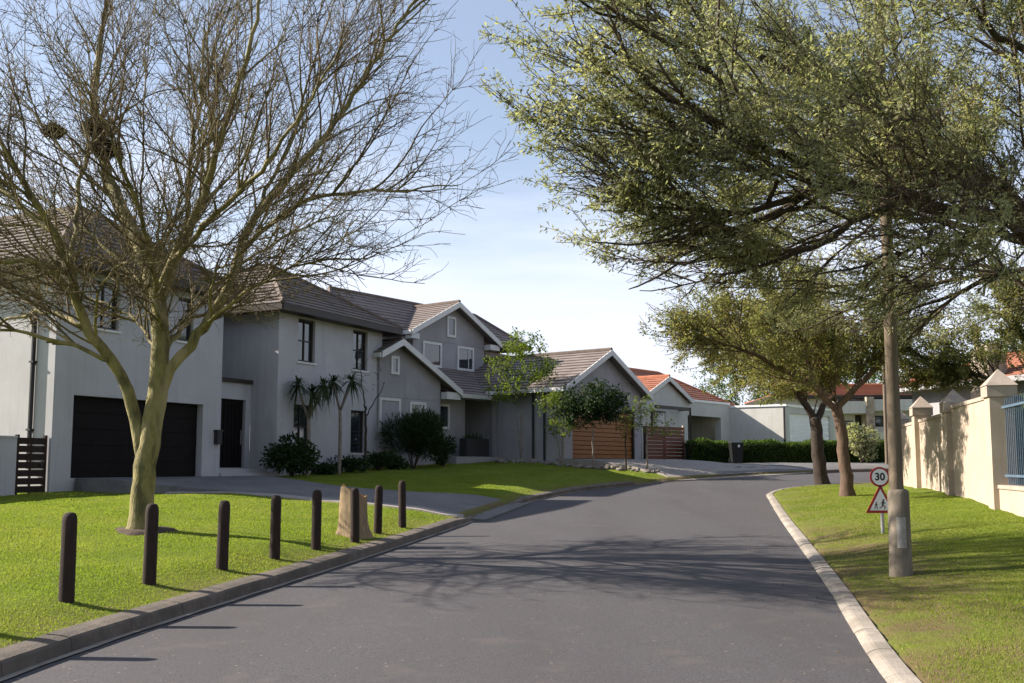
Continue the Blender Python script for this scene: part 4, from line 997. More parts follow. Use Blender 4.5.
class Skel:
    """branch skeleton: hand-set limbs, then space colonisation towards attractor points"""
    def __init__(s): s.p = []; s.par = []; s.lim = []
    def limb(s, pts, step=0.2, wob=0.03, attach=True):
        q = spline3(pts, step); q[1:-1] += rng.normal(0, wob, (len(q) - 2, 3))
        par = -1
        if attach and s.p:
            d = np.linalg.norm(np.array(s.p) - q[0], axis=1); par = int(d.argmin())
        ids = []
        for i, v in enumerate(q):
            s.p.append(v); s.par.append(par); par = len(s.p) - 1; ids.append(par)
        s.lim.append(ids)
    def grow(s, att, step, infl, kill, iters=120, trop=(0, 0, 0), jit=0.2, maxn=14000, seeds=None, mom=0.7):
        P_ = np.array(s.p); par = list(s.par); n0 = len(P_); att = np.array(att); trop = np.array(trop)
        s0 = 0 if seeds is None else seeds
        nd = np.full(len(att), 1e9); ni = np.zeros(len(att), int)
        def upd(idx):
            nonlocal nd, ni
            for k in range(0, len(idx), 200):
                b = idx[k:k + 200]; d = np.linalg.norm(att[:, None, :] - P_[b][None], axis=2)
                j = d.argmin(1); m = d[np.arange(len(att)), j]; c = m < nd
                nd[c] = m[c]; ni[c] = np.array(b)[j[c]]
        upd(list(range(s0, n0))); nch = {}
        for it in range(iters):
            act = nd < infl
            if not act.any() or len(P_) > maxn: break
            acc = {}
            dirs = att[act] - P_[ni[act]]; dirs /= np.linalg.norm(dirs, axis=1)[:, None] + 1e-9
            idx = ni[act]; u, inv = np.unique(idx, return_inverse=True)
            sm = np.zeros((len(u), 3)); np.add.at(sm, inv, dirs)
            sm /= np.linalg.norm(sm, axis=1)[:, None] + 1e-9
            pu = np.array(par)[u]; hd_ = P_[u] - P_[np.maximum(pu, 0)]; hd_ /= np.linalg.norm(hd_, axis=1)[:, None] + 1e-9
            first = np.array([nch.get(int(k), 0) == 0 for k in u]) & (u >= n0)
            sm += hd_ * np.where(first, mom, mom * 0.35)[:, None]
            sm += rng.normal(0, jit, sm.shape) + trop; sm /= np.linalg.norm(sm, axis=1)[:, None]
            new = P_[u] + sm * step
            keep = np.array([nch.get(int(k), 0) < 3 for k in u])
            for k in u[keep]: nch[int(k)] = nch.get(int(k), 0) + 1
            dead = set(u[~keep].tolist())
            if dead:
                m = np.array([int(x) in dead for x in ni]) & (nd < infl); att = att[~m]; nd = nd[~m]; ni = ni[~m]
            if keep.sum() == 0: break
            o = len(P_); P_ = np.concatenate([P_, new[keep]]); par += u[keep].tolist()
            upd(list(range(o, len(P_))))
            k = nd > kill; att = att[k]; nd = nd[k]; ni = ni[k]
            if len(att) == 0: break
        s.p = [v for v in P_]; s.par = par; s.n0 = n0
    def radii(s, tip, ex=2.2, cap=None):
        n = len(s.p); acc = np.zeros(n); kids = np.zeros(n, int); r = np.zeros(n)
        for i in range(n - 1, -1, -1):
            v = acc[i] if kids[i] else tip ** ex
            v = max(v, tip ** ex); r[i] = v ** (1 / ex)
            if s.par[i] >= 0: acc[s.par[i]] += v; kids[s.par[i]] += 1
        s.r = r; s.kids = kids; return r

def ramify(sk, lim_r, cen, inside, levels, skip=0.25):
    """side shoots of straight wood, order by order; returns node levels (-1 = hand-set limbs)"""
    n0 = len(sk.p); r = np.full(n0, 0.01)
    for ids, (ra, rb) in zip(sk.lim, lim_r):
        f = np.linspace(0, 1, len(ids)); r[ids] = ra * (1 - f) ** 0.8 + rb * (1 - (1 - f) ** 0.8)
    P_ = [np.asarray(v) for v in sk.p]; par = list(sk.par); rr = list(r); lev = [-1] * n0; cen = np.array(cen); Z = np.array([0, 0, 1.0])
    parents = [ids for ids in sk.lim if len(ids) > 3]
    for li, lv in enumerate(levels):
        new = []; seg = lv['seg']; ang = lv['ang']
        for ids in parents:
            ln = np.linalg.norm(P_[ids[-1]] - P_[ids[0]]); m = int(ln * lv['n'] + random.random() * 1.0)
            for j in range(m + 1):
                f = random.uniform(skip if li == 0 else lv.get('f0', 0.12), 1.0) if j else 1.0
                i = min(int(f * (len(ids) - 1)), len(ids) - 1); b = ids[i]; pb = par[b] if par[b] >= 0 else b
                t = P_[b] - P_[pb]; t = t / (np.linalg.norm(t) + 1e-9); q = rng.normal(0, 1, 3); q -= t * (q @ t); q /= np.linalg.norm(q) + 1e-9
                o = P_[b] - cen; o = o / (np.linalg.norm(o) + 1e-9); a = random.gauss(ang, 0.15) * (1 if j else 0.3)
                d = t * math.cos(a) + q * math.sin(a) + o * lv['out'] + Z * (lv['up'] * min(1.0, max(-1.2, (P_[b][2] - lv.get('zu', -9)) / 1.5))); d = d / np.linalg.norm(d)
                L = lv['L'] * random.uniform(0.55, 1.35) * (1.15 - 0.5 * f); st = max(2, int(round(L / seg))); pos = P_[b]; last = b; r0 = min(lv['r'], rr[b] * 0.75); nid = [b]
                for k in range(st):
                    d = d + rng.normal(0, lv['wig'], 3) + Z * lv.get('curl', 0); d = d / np.linalg.norm(d); pos = pos + d * seg
                    if not inside(pos): break
                    P_.append(pos); par.append(last); rr.append(max(r0 * (1 - 0.7 * k / st), lv['rt'])); lev.append(li); last = len(P_) - 1; nid.append(last)
                if len(nid) > 2: new.append(nid)
        parents = new
    sk.p = P_; sk.par = par; sk.r = np.array(rr); sk.n0 = n0; sk.lev = np.array(lev)

def plumes(parent, sk, levs, k, L, W, mname, seg, droop=-0.25, name='crown', keep=None, spread=0.03):
    """feathery leaves set along the young shoots"""
    p = np.array(sk.p); par = np.array(sk.par); sel = np.isin(sk.lev, levs)
    if keep is not None: sel &= keep(p)
    i = np.where(sel)[0]; D = unit(p[i] - p[par[i]]); m = len(i)
    B_ = np.repeat(p[i], k, 0); D = np.repeat(D, k, 0); n = m * k
    B_ = B_ - D * (rng.random(n) * seg)[:, None] + rng.normal(0, spread, (n, 3))
    q = rng.normal(0, 1, (n, 3)); q = unit(q - D * (q * D).sum(1)[:, None])
    d = unit(D * rng.uniform(.2, .9, n)[:, None] + q * .8 + np.array([0, 0, droop])); ll = rng.uniform(.6, 1.35, n) * L
    V, F = leaf_quads(B_, d, ll, ll * W * rng.uniform(.7, 1.3, n)); return link_mesh(name, np_mesh(name, [(V, F)]), mname, parent)

def frusta(P0, P1, R0, R1, n):
    d = P1 - P0; L = np.linalg.norm(d, axis=1)[:, None] + 1e-9; t = d / L
    ref = np.where(np.abs(t[:, 2:3]) < 0.9, np.array([[0, 0, 1.0]]), np.array([[1.0, 0, 0]]))
    x = np.cross(t, ref); x /= np.linalg.norm(x, axis=1)[:, None]; y = np.cross(t, x)
    a = 2 * np.pi * np.arange(n) / n; ca, sa = np.cos(a), np.sin(a)
    ring = x[:, None, :] * ca[None, :, None] + y[:, None, :] * sa[None, :, None]
    A_ = P0[:, None] + ring * R0[:, None, None]; B_ = P1[:, None] + t[:, None] * (R1[:, None, None] * 0.3) + ring * R1[:, None, None]
    V = np.concatenate([A_, B_], 1).reshape(-1, 3); m = len(P0); o = np.arange(m)[:, None] * 2 * n
    j = np.arange(n)[None]; F = np.stack([o + j, o + (j + 1) % n, o + n + (j + 1) % n, o + n + j], -1).reshape(-1, 4)
    return V, F

def skeleton_meshes(sk, parent, bark, twig, lim_r, thick=0.03, twig_extra=None, smooth=True):
    """trunk/limbs as continuous tubes, the fine wood as frusta"""
    p = np.array(sk.p); par = np.array(sk.par); r = sk.r
    tr = MB(); used = set()
    for ids, (ra, rb) in zip(sk.lim, lim_r):
        pts = [p[i] for i in ids]; k = len(pts)
        f = np.linspace(0, 1, k); rr = ra * (1 - f) ** 0.8 + rb * (1 - (1 - f) ** 0.8)
        rr = np.maximum(rr, 0.004)
        if ids[0] == 0: rr = rr * (1 + 0.55 * np.exp(-np.maximum(np.array([q[2] for q in pts]) - pts[0][2] - 0.15, 0) / 0.16))
        if par[ids[0]] >= 0: pts = [p[par[ids[0]]]] + pts; rr = np.r_[rr[0], rr]
        n = 18 if ra > 0.12 else (10 if ra > 0.05 else 7)
        tr.tube(pts, list(rr), n, 0.05 if ra > 0.1 else 0.02); used.update(ids)
        r[ids] = np.minimum(r[ids], rr[-k:])
    t = tr.build('trunk', bark, parent, smooth=True)
    idx = np.array([i for i in range(len(p)) if par[i] >= 0 and i not in used])
    parts = []
    R1 = r[idx]; R0 = np.minimum(r[par[idx]], R1 * 1.25)
    big = R1 > thick
    for sel, n in ((big, 7), (~big & (R1 > 0.012), 5), (R1 <= 0.012, 3)):
        if sel.any(): parts.append(frusta(p[par[idx[sel]]], p[idx[sel]], R0[sel], R1[sel], n))
    if twig_extra is not None: parts.append(twig_extra)
    b = link_mesh('branches', np_mesh('branches', parts), twig, parent, None, True)
    return t, b

def leaf_quads(base, d, L, W, fold=0.0):
    """diamond leaves: base points, unit directions, lengths, widths"""
    n = len(base); ref = rng.normal(0, 1, (n, 3)); s_ = np.cross(d, ref); s_ /= np.linalg.norm(s_, axis=1)[:, None] + 1e-9
    mid = base + d * (L * 0.5)[:, None]; w = (W * 0.5)[:, None]
    up = np.cross(s_, d) * (W * fold)[:, None]
    V = np.stack([base, mid - s_ * w + up, base + d * L[:, None], mid + s_ * w + up], 1).reshape(-1, 3)
    return V, np.arange(4 * n).reshape(n, 4)
def unit(v): return v / (np.linalg.norm(v, axis=1)[:, None] + 1e-9)
def foliage(parent, pts, k, spread, L, W, mname, droop=-0.3, name='crown', out=None, rachis=True):
    """sprays of small leaves: each spray's leaves sit along one stalk"""
    n = len(pts); c = np.repeat(pts, k, 0) + rng.normal(0, spread, (n * k, 3))
    ax = unit(rng.normal(0, 1, (n * k, 3)) + np.array([0, 0, droop]) + (0 if out is None else np.repeat(out, k, 0)))
    m = 4; f = np.tile(np.linspace(0, 1, m), n * k)
    cc = np.repeat(c, m, 0); aa = np.repeat(ax, m, 0); ll = rng.uniform(0.7, 1.3, n * k * m) * L
    base = cc + aa * (f * L * 1.3)[:, None]
    sd = unit(np.cross(aa, rng.normal(0, 1, (n * k * m, 3)))); d = unit(aa * 0.7 + sd * 0.8 + np.array([0, 0, droop * 0.3]))
    V, F = leaf_quads(base, d, ll, ll * W * rng.uniform(0.7, 1.3, len(ll)))
    return link_mesh(name, np_mesh(name, [(V, F)]), mname, parent)
def ellipsoid(n, c, r, zmin=None, shell=0.0, flat=None):
    out = []
    while len(out) < n:
        q = rng.normal(0, 1, (n * 2, 3)); q /= np.linalg.norm(q, axis=1)[:, None]
        u = rng.uniform(shell ** 3, 1, n * 2) ** (1 / 3); q = q * u[:, None] * np.array(r) + np.array(c)
        if zmin is not None: q = q[q[:, 2] > zmin]
        out += list(q)
    return np.array(out[:n])

# ---- the bare yellow-barked tree on the left lawn
TA = dict(
 main=[(-6.28, 17.0, 0.30), (-6.27, 17.0, 0.7), (-6.26, 17, 1.1), (-6.22, 17, 1.7), (-6.14, 17, 2.3), (-6.08, 17.1, 3.16), (-6.12, 17.2, 4.04), (-6.32, 17.4, 4.78), (-6.53, 17.6, 5.22), (-6.81, 17.8, 5.77), (-7.28, 18.1, 6.5), (-7.71, 18.4, 7.36), (-8.01, 18.6, 8.31), (-8.15, 18.9, 9.63), (-8.06, 19.2, 11.43)],
 left=[(-6.22, 17, 1.5), (-6.30, 17, 1.95), (-6.43, 17, 2.47), (-6.53, 16.9, 2.97), (-6.79, 16.8, 3.47), (-7.09, 16.6, 3.88), (-7.27, 16.4, 4.44), (-7.33, 16.2, 4.99), (-7.43, 16, 5.4), (-7.63, 15.7, 5.87), (-7.94, 15.4, 6.52), (-8.3, 15.2, 7.26)],
 mainr=[(-6.28, 17.4, 4.69), (-5.96, 17.2, 5.24), (-5.65, 17, 5.73), (-5.28, 16.7, 6.29), (-5.01, 16.4, 6.92), (-4.61, 16.1, 7.94), (-4.23, 15.8, 9.02), (-3.98, 15.6, 10.29)],
 mainm=[(-6.13, 17.3, 4.59), (-6.07, 17.8, 5.44), (-6.08, 18.2, 6.34), (-6.17, 18.6, 7.42), (-6.15, 19, 8.86), (-6.19, 19.3, 10.64)],
 right=[(-6.04, 17.1, 2.95), (-5.87, 17.1, 3.33), (-5.6, 17.2, 3.76), (-5.3, 17.3, 4.27), (-5.03, 17.4, 4.82), (-4.86, 17.5, 5.38), (-4.72, 17.6, 6.0), (-4.08, 17.7, 6.86), (-3.38, 17.8, 7.8), (-2.68, 17.9, 8.98), (-1.83, 18, 10.43), (-1.4, 18.1, 11.2)],
 rhor=[(-4.79, 17.5, 5.52), (-4.2, 17.1, 5.94), (-3.48, 16.8, 6.25), (-2.58, 16.5, 6.31), (-1.71, 16.3, 6.28), (-0.85, 16.1, 6.32)],
 rlow=[(-5.44, 17.2, 4.01), (-4.67, 16.6, 4.47), (-3.89, 16.1, 4.8), (-3.07, 15.7, 4.94), (-2.23, 15.4, 4.94)],
 lhor=[(-7.16, 16.5, 4.15), (-7.42, 16.2, 4.74), (-7.7, 16, 5.0), (-8.12, 15.7, 4.92), (-8.99, 15.4, 4.94), (-9.9, 15.2, 4.8)],
 llow=[(-7.22, 16.5, 4.03), (-8.06, 17.2, 4.36), (-8.97, 17.8, 4.34), (-9.99, 18.2, 4.18), (-11, 18.5, 3.9)],
 back=[(-6.13, 17.2, 3.87), (-6.69, 18.2, 4.74), (-7.68, 19.2, 5.66), (-8.85, 20, 6.59), (-10.2, 20.6, 7.49)],
 back2=[(-6.03, 17.2, 3.69), (-5.92, 18.4, 4.58), (-5.48, 19.4, 5.54), (-4.59, 20.2, 6.43), (-3.45, 20.8, 7.11)],
 near=[(-6.26, 17.4, 4.6), (-5.99, 16.2, 5.16), (-5.8, 15, 5.76), (-5.81, 14, 6.38), (-5.92, 13.2, 6.96)],
 near2=[(-5.96, 17.2, 5.24), (-4.95, 16, 5.7), (-3.89, 15, 6.23), (-2.97, 14.2, 7.05), (-2.39, 13.7, 7.75)],
 left2=[(-7.33, 16.2, 4.99), (-7.5, 16.8, 5.7), (-7.65, 17.2, 6.6), (-7.5, 17.5, 7.8), (-7.2, 17.8, 9.2)],
 left3=[(-7.43, 16, 5.4), (-8.3, 16.3, 6.1), (-9.4, 16.6, 7.1), (-10.3, 16.8, 8.3)],
 right2=[(-4.72, 17.6, 6.0), (-4.5, 18.2, 7.0), (-4.1, 18.6, 8.2), (-3.7, 18.9, 9.6)],
 main2=[(-5.65, 17, 5.73), (-5.5, 17.4, 6.8), (-5.45, 17.6, 8.1), (-5.2, 17.8, 9.6)])
TA.update(low1=[(-7.05, 16.65, 3.85), (-6.6, 15.7, 4.45), (-6.0, 15.0, 4.75), (-5.3, 14.5, 4.9)], low2=[(-5.3, 17.3, 4.27), (-5.0, 16.4, 4.7), (-4.6, 15.6, 4.85), (-4.0, 15.0, 5.0)],
 low3=[(-6.1, 17.2, 4.0), (-5.9, 16.1, 4.45), (-5.75, 15.3, 4.55)], low4=[(-7.3, 16.2, 4.9), (-8.2, 15.8, 4.65), (-9.2, 15.5, 4.4), (-10.2, 15.3, 4.0)], low5=[(-6.75, 16.8, 3.45), (-7.7, 16.2, 3.8), (-8.7, 15.8, 3.9), (-9.8, 15.6, 3.75)],
 low6=[(-6.08, 17.1, 3.4), (-6.7, 17.9, 4.2), (-7.6, 18.4, 4.7), (-8.6, 18.8, 5.0)], up1=[(-7.43, 16, 5.4), (-8.0, 15.4, 6.6), (-8.7, 15.0, 8.0), (-9.2, 14.8, 9.4)], up2=[(-7.28, 18.1, 6.5), (-8.4, 18.4, 7.5), (-9.5, 18.6, 8.8)])
RA = dict(main=(0.198, 0.016), left=(0.118, 0.016), mainr=(0.085, 0.010), mainm=(0.06, 0.010), right=(0.10, 0.010), rhor=(0.05, 0.006), rlow=(0.035, 0.005),
          lhor=(0.055, 0.007), llow=(0.045, 0.006), back=(0.06, 0.008), back2=(0.055, 0.008), near=(0.055, 0.008), near2=(0.055, 0.008), left2=(0.05, 0.008), left3=(0.05, 0.008), right2=(0.045, 0.008), main2=(0.05, 0.008), low1=(.03, .006), low2=(.03, .006), low3=(.03, .006), low4=(.035, .006), low5=(.04, .006), low6=(.035, .006), up1=(.045, .008), up2=(.045, .008))
sk = Skel()
for k_, v_ in TA.items(): sk.limb(v_, 0.2, 0.012 if k_ in ('left', 'main') else 0.02)
def in_a(p): return ((p[0] + 6.2) / 6.5) ** 2 + ((p[1] - 17) / 6.0) ** 2 + ((p[2] - 7.2) / (5.4 if p[2] > 7.2 else 3.6)) ** 2 < 1 and p[2] > 3.5
ramify(sk, list(RA.values()), (-6.2, 17, 3.2), in_a, [
    dict(n=3.0, L=2.7, ang=.66, seg=.2, r=.020, rt=.0065, wig=.085, out=.36, up=.10, curl=.010, zu=5.6),
    dict(n=3.6, L=1.05, ang=.72, seg=.14, r=.0085, rt=.0046, wig=.13, out=.22, up=.06, curl=.008, zu=5.2),
    dict(n=5.6, L=.40, ang=.8, seg=.10, r=.0050, rt=.0032, wig=.24, out=.1, up=.03)], .12)
ta = empty('tree', (-6.28, 17.0, gz(-6.28, 17)), 'large bare tree with forked yellow green trunk on the left lawn', 'tree')
skeleton_meshes(sk, ta, 'bark_fever', 'twig_fever', list(RA.values()), 0.03)
plumes(ta, sk, [2], 1, .045, .4, 'leaf_dry', .1, -.2, 'leaves', lambda p: rng.random(len(p)) < np.where(p[:, 2] < 6.2, .35, .06))
# nests lodged in its limbs
for i, (c, rr, lab) in enumerate((((-7.9, 18.45, 8.1), 0.27, 'dark ragged bird nest of sticks on the upper left limb of the bare tree'), ((-7.65, 18.3, 7.65), 0.25, 'dark bird nest lodged just below the topmost nest in the bare tree'), ((-8.62, 18.2, 7.95), 0.17, 'small reddish brown bird nest left of the other two in the bare tree'))):
    n_ = 900; q_ = unit(rng.normal(0, 1, (n_, 3))) * rng.uniform(0.3, 1, (n_, 1)) * rr * np.array([1.15, 1, 0.75]) + np.array(c); e_ = unit(rng.normal(0, 1, (n_, 3)) * np.array([1, 1, .5]))
    ls = rng.uniform(0.08, 0.22, n_)[:, None]
    o = link_mesh('bird_nest', np_mesh('bird_nest', [frusta(q_ - e_ * ls / 2, q_ + e_ * ls / 2, np.full(n_, .008), np.full(n_, .006), 4)]), 'bark_dark' if i < 2 else 'bark_red', None, c)
    tag(o, lab, 'nest', 'bird nests in the bare tree')
# soil ring at its foot
def soil(name, cx, cy, r, m='soil'):
    V = []; F = []; n_ = 28; rings = (0.0, 0.45, 0.8, 1.0)
    for j in range(n_):
        for q_ in rings:
            a = 2 * math.pi * j / n_; rr = r * q_ * (1 + 0.16 * math.sin(3 * a + cx) + 0.1 * math.sin(7 * a)); x, y = cx + rr * math.cos(a), cy + rr * math.sin(a)
            V.append((x, y, gz(x, y) + (0.035 * (1 - q_) + (0.03 if q_ < 1 else -0.03))))
    k_ = len(rings)
    for j in range(n_):
        for q_ in range(k_ - 1): F.append((j * k_ + q_, j * k_ + q_ + 1, ((j + 1) % n_) * k_ + q_ + 1, ((j + 1) % n_) * k_ + q_))
    me = bpy.data.meshes.new(name); me.from_pydata(V, [], F)
    return tag(link_mesh(name, me, m, None, None, True), kind='structure')
soil('soil', -6.2, 16.95, 0.52)

# ---- the big feathery tree reaching in from the right
TB = dict(trunk=[(7.09, 12.73, 0.50), (7.05, 12.69, 1.53), (7.01, 12.64, 2.65), (6.92, 12.60, 3.85), (6.88, 12.56, 4.54)],
 l1=[(6.93, 12.56, 4.45), (6.19, 12.38, 4.85), (5.49, 12.21, 4.86), (4.80, 12.04, 4.99), (4.06, 11.70, 5.04), (3.35, 11.35, 4.82), (2.68, 11.01, 4.54), (1.94, 10.66, 4.53)],
 l2=[(6.84, 12.56, 4.62), (6.24, 12.81, 5.44), (5.83, 13.07, 5.76), (5.34, 13.33, 6.25), (4.87, 13.50, 6.61), (4.38, 13.67, 7.07), (3.74, 13.93, 7.55), (2.77, 14.10, 8.07)],
 l3=[(6.97, 12.56, 4.19), (6.50, 13.07, 4.22), (5.91, 13.59, 3.97), (5.26, 14.10, 3.74)],
 l4=[(4.80, 12.04, 4.99), (3.87, 11.52, 4.46), (3.05, 11.18, 4.00), (2.30, 10.84, 3.79)],
 l5=[(4.06, 11.70, 5.04), (3.27, 11.01, 5.14), (2.43, 10.32, 5.15), (1.61, 9.80, 5.39), (0.87, 9.46, 5.87)],
 l6=[(5.83, 13.07, 5.76), (5.29, 13.93, 6.21), (4.35, 14.62, 6.58), (3.25, 15.14, 6.59), (2.04, 15.48, 6.54)],
 l7=[(6.88, 12.56, 4.54), (7.14, 12.04, 5.83), (6.97, 11.52, 7.12), (6.36, 11.01, 8.32)],
 l8=[(6.92, 12.60, 4.37), (7.91, 12.81, 5.23), (9.12, 13.07, 6.26), (10.32, 13.24, 7.12)],
 l9=[(7.14, 12.04, 5.83), (6.19, 11.18, 6.26), (4.99, 10.32, 6.60), (3.96, 9.63, 7.29)],
 l10=[(2.77, 14.10, 8.07), (1.98, 13.76, 8.24), (1.38, 13.24, 8.49)],
 l11=[(1.94, 10.66, 4.53), (1.29, 10.58, 4.80), (0.77, 10.49, 5.14)],
 l12=[(6.88, 12.64, 4.54), (6.54, 13.93, 5.05), (5.68, 15.14, 5.57), (4.56, 16.00, 5.91)],
 l13=[(4.0, 11.6, 5.0), (2.9, 11.1, 4.5), (1.8, 10.9, 4.2), (0.9, 10.8, 4.15)],
 l14=[(5.4, 12.2, 4.85), (4.9, 11.3, 4.4), (4.1, 10.7, 3.95), (3.2, 10.4, 3.7)],
 l15=[(6.2, 12.3, 4.8), (5.3, 11.7, 4.3), (4.6, 11.5, 3.8)],
 l16=[(6.6, 12.4, 4.7), (6.0, 11.4, 4.5), (5.3, 10.8, 4.1), (4.8, 10.5, 3.7)],
 l17=[(3.0, 11.0, 4.9), (1.9, 10.6, 5.2), (0.9, 10.4, 5.3)],
 l18=[(3.5, 11.3, 4.85), (2.4, 11.6, 4.25), (1.4, 11.8, 3.8)], l19=[(2.3, 10.6, 5.9), (1.2, 10.2, 6.4), (0.3, 10.0, 6.8)])
RB = dict(trunk=(0.30, 0.24), l1=(0.115, 0.008), l2=(0.135, 0.008), l3=(0.05, 0.008), l4=(0.06, 0.008), l5=(0.062, 0.008), l6=(0.065, 0.008), l7=(0.12, 0.02), l8=(0.12, 0.02), l9=(0.06, 0.01), l10=(0.03, 0.008), l11=(0.02, 0.006), l12=(0.07, 0.012), l13=(0.035, 0.007), l14=(0.035, 0.007), l15=(0.03, 0.007), l16=(0.03, 0.007), l17=(0.03, 0.007), l18=(0.03, 0.007), l19=(0.03, 0.007))
sk = Skel()
for v_ in TB.values(): sk.limb(v_, 0.22, 0.025)
def in_b(p):
    x, y, z = p
    if ((x - 5.9) / 6.55) ** 2 + ((y - 12.4) / 4.9) ** 2 + ((z - 6.4) / (4.2 if z > 6.4 else 3.2)) ** 2 > 1: return False
    return z > 3.15 + 0.2 * max(0, 1.6 - x)
ramify(sk, list(RB.values()), (7.2, 12.5, 3.9), in_b, [
    dict(n=3.1, L=2.9, ang=.62, seg=.21, r=.019, rt=.007, wig=.065, out=.42, up=.08, curl=.004),
    dict(n=4.2, L=1.25, ang=.74, seg=.16, r=.009, rt=.0045, wig=.08, out=.36, up=.02),
    dict(n=5.6, L=.50, ang=.72, seg=.12, r=.0045, rt=.003, wig=.11, out=.25, up=.0, curl=-.015)], .06)
tb = empty('tree', (7.1, 12.73, gz(7.1, 12.73)), 'big grey green feathery tree arching over the road from the right', 'tree')
skeleton_meshes(sk, tb, 'bark_dark', 'twig_dark', list(RB.values()), 0.03)
def clump(p, wl):
    x, y, z = (p / wl).T
    return np.sin(x * 6.3 + 1.7 * np.sin(y * 3.1)) * .5 + np.sin(y * 5.7 + 1.3 * np.sin(z * 4.2) + 1) * .5 + np.sin(z * 6.9 + 1.5 * np.sin(x * 3.7) + 2) * .5
def keep_b(p):
    pr = np.clip(0.5 + 0.7 * clump(p, 1.25), 0.05, 1.0)
    under = (p[:, 2] > 4.2) & (p[:, 2] < 5.25) & (p[:, 0] > 3.5)
    pr = np.where(under, pr * 0.15, pr); pr = np.where(p[:, 0] > 8.5, pr * 0.5, pr)
    return rng.random(len(p)) < pr
plumes(tb, sk, [1, 2], 13, .064, .27, 'leaf_big', .14, -.3, 'crown', keep_b)

def verge_tree(base, label, limbs, rads, c, r_, zmin, bark, leaf, k=9, L=.09, W=.36, sc_=1.0):
    sk = Skel()
    for l in limbs: sk.limb(l, .22, .014)
    def ins(p): return ((p[0] - c[0]) / r_[0]) ** 2 + ((p[1] - c[1]) / r_[1]) ** 2 + ((p[2] - c[2]) / r_[2]) ** 2 < 1 and p[2] > zmin
    ramify(sk, rads, (base[0], base[1], base[2] + 2.2), ins, [
        dict(n=3.6 / sc_, L=2.2 * sc_, ang=.7, seg=.22, r=.024, rt=.009, wig=.08, out=.42, up=.08), dict(n=4.4 / sc_, L=1.1 * sc_, ang=.75, seg=.17, r=.012, rt=.007, wig=.1, out=.3, up=.03),
        dict(n=4.8 / sc_, L=.5 * sc_, ang=.7, seg=.14, r=.007, rt=.0045, wig=.12, out=.2, up=0, curl=-.02)], .1)
    t = empty('tree', base, label, 'tree'); skeleton_meshes(sk, t, bark, bark, rads, .03)
    plumes(t, sk, [1, 2], k, L, W, leaf, .16, -.3, 'crown', lambda p: rng.random(len(p)) < np.clip(.75 + .5 * clump(p, 1.5), .15, 1), .05)
    return t
def acacia(base, label, limbs, rads, envs, bark, leaf, step=0.24, kill=0.34, infl=1.8, tip=0.007, k=6, L=0.09, W=0.4, spread=0.15, maxn=6000, group=None, name='tree', rthr=0.022, droop=-0.25):
    sk = Skel()
    for l in limbs: sk.limb(l, step, 0.03 if step > .2 else 0.008)
    sk.grow(np.concatenate(envs), step, infl, kill, 90, (0, 0, 0.02), 0.22, maxn); sk.radii(tip, 2.2)
    t = empty(name, base, label, 'tree', group)
    p_ = np.array(sk.p); sel = (sk.r < rthr) & (np.arange(len(p_)) >= sk.n0)
    skeleton_meshes(sk, t, bark, bark, rads, 0.03)
    q_ = p_[sel]; q_ = q_[rng.random(len(q_)) < np.clip(.7 + .5 * clump(q_, 1.6), .15, 1)]
    foliage(t, q_, k, spread, L, W, leaf, droop)
    return t
# two street trees on the far right verge
z1 = gz(9.54, 28.5)
verge_tree((9.54, 28.5, z1), 'olive leaved verge tree with straight brown trunk nearer the lamp pole',
 [[(9.54, 28.5, z1 - .2), (9.5, 28.5, 1.4), (9.4, 28.5, 2.6), (9.3, 28.5, 3.4)], [(9.3, 28.5, 3.2), (8.6, 28.3, 3.9), (7.6, 28, 4.4), (6.4, 27.6, 4.9), (5.2, 27.3, 5.2)], [(9.3, 28.5, 3.4), (9.2, 28.8, 4.6), (8.8, 29.2, 6)], [(9.3, 28.5, 3.3), (10.2, 28.2, 4.3), (11.2, 28, 5.4)], [(8.6, 28.3, 3.9), (8, 27, 4.8), (7.4, 26, 5.6)], [(9.25, 28.6, 3.6), (8.2, 29.6, 4.6), (7, 30.5, 5.5)]],
 [(0.175, 0.145), (0.10, 0.015), (0.11, 0.02), (0.11, 0.02), (0.06, 0.01), (0.07, 0.01)],
 (8.3, 28.4, 5.9), (4.8, 3.8, 3.2), 3.0, 'bark_red', 'leaf_mid', 9, .09)
z2 = gz(11.5, 37.0)
verge_tree((11.5, 37.0, z2), 'olive leaved verge tree with dark forked trunk at the road bend',
 [[(11.5, 37, z2 - .2), (11.35, 37, 1.8), (11.3, 37, 3.0), (11.25, 37, 3.5)], [(11.25, 37, 3.4), (10.6, 36.8, 4.3), (9.6, 36.5, 5.2), (8.2, 36.2, 5.8)], [(11.3, 37, 3.3), (11.9, 37.2, 4.4), (12.6, 37.4, 5.6)], [(11.25, 37, 3.5), (11, 38, 5), (10.6, 38.6, 6.4)]],
 [(0.25, 0.20), (0.14, 0.02), (0.14, 0.02), (0.11, 0.02)],
 (10.8, 37, 6.3), (5.4, 4.0, 3.4), 3.4, 'bark_dark', 'leaf_mid', 10, .12, .4, 1.15)
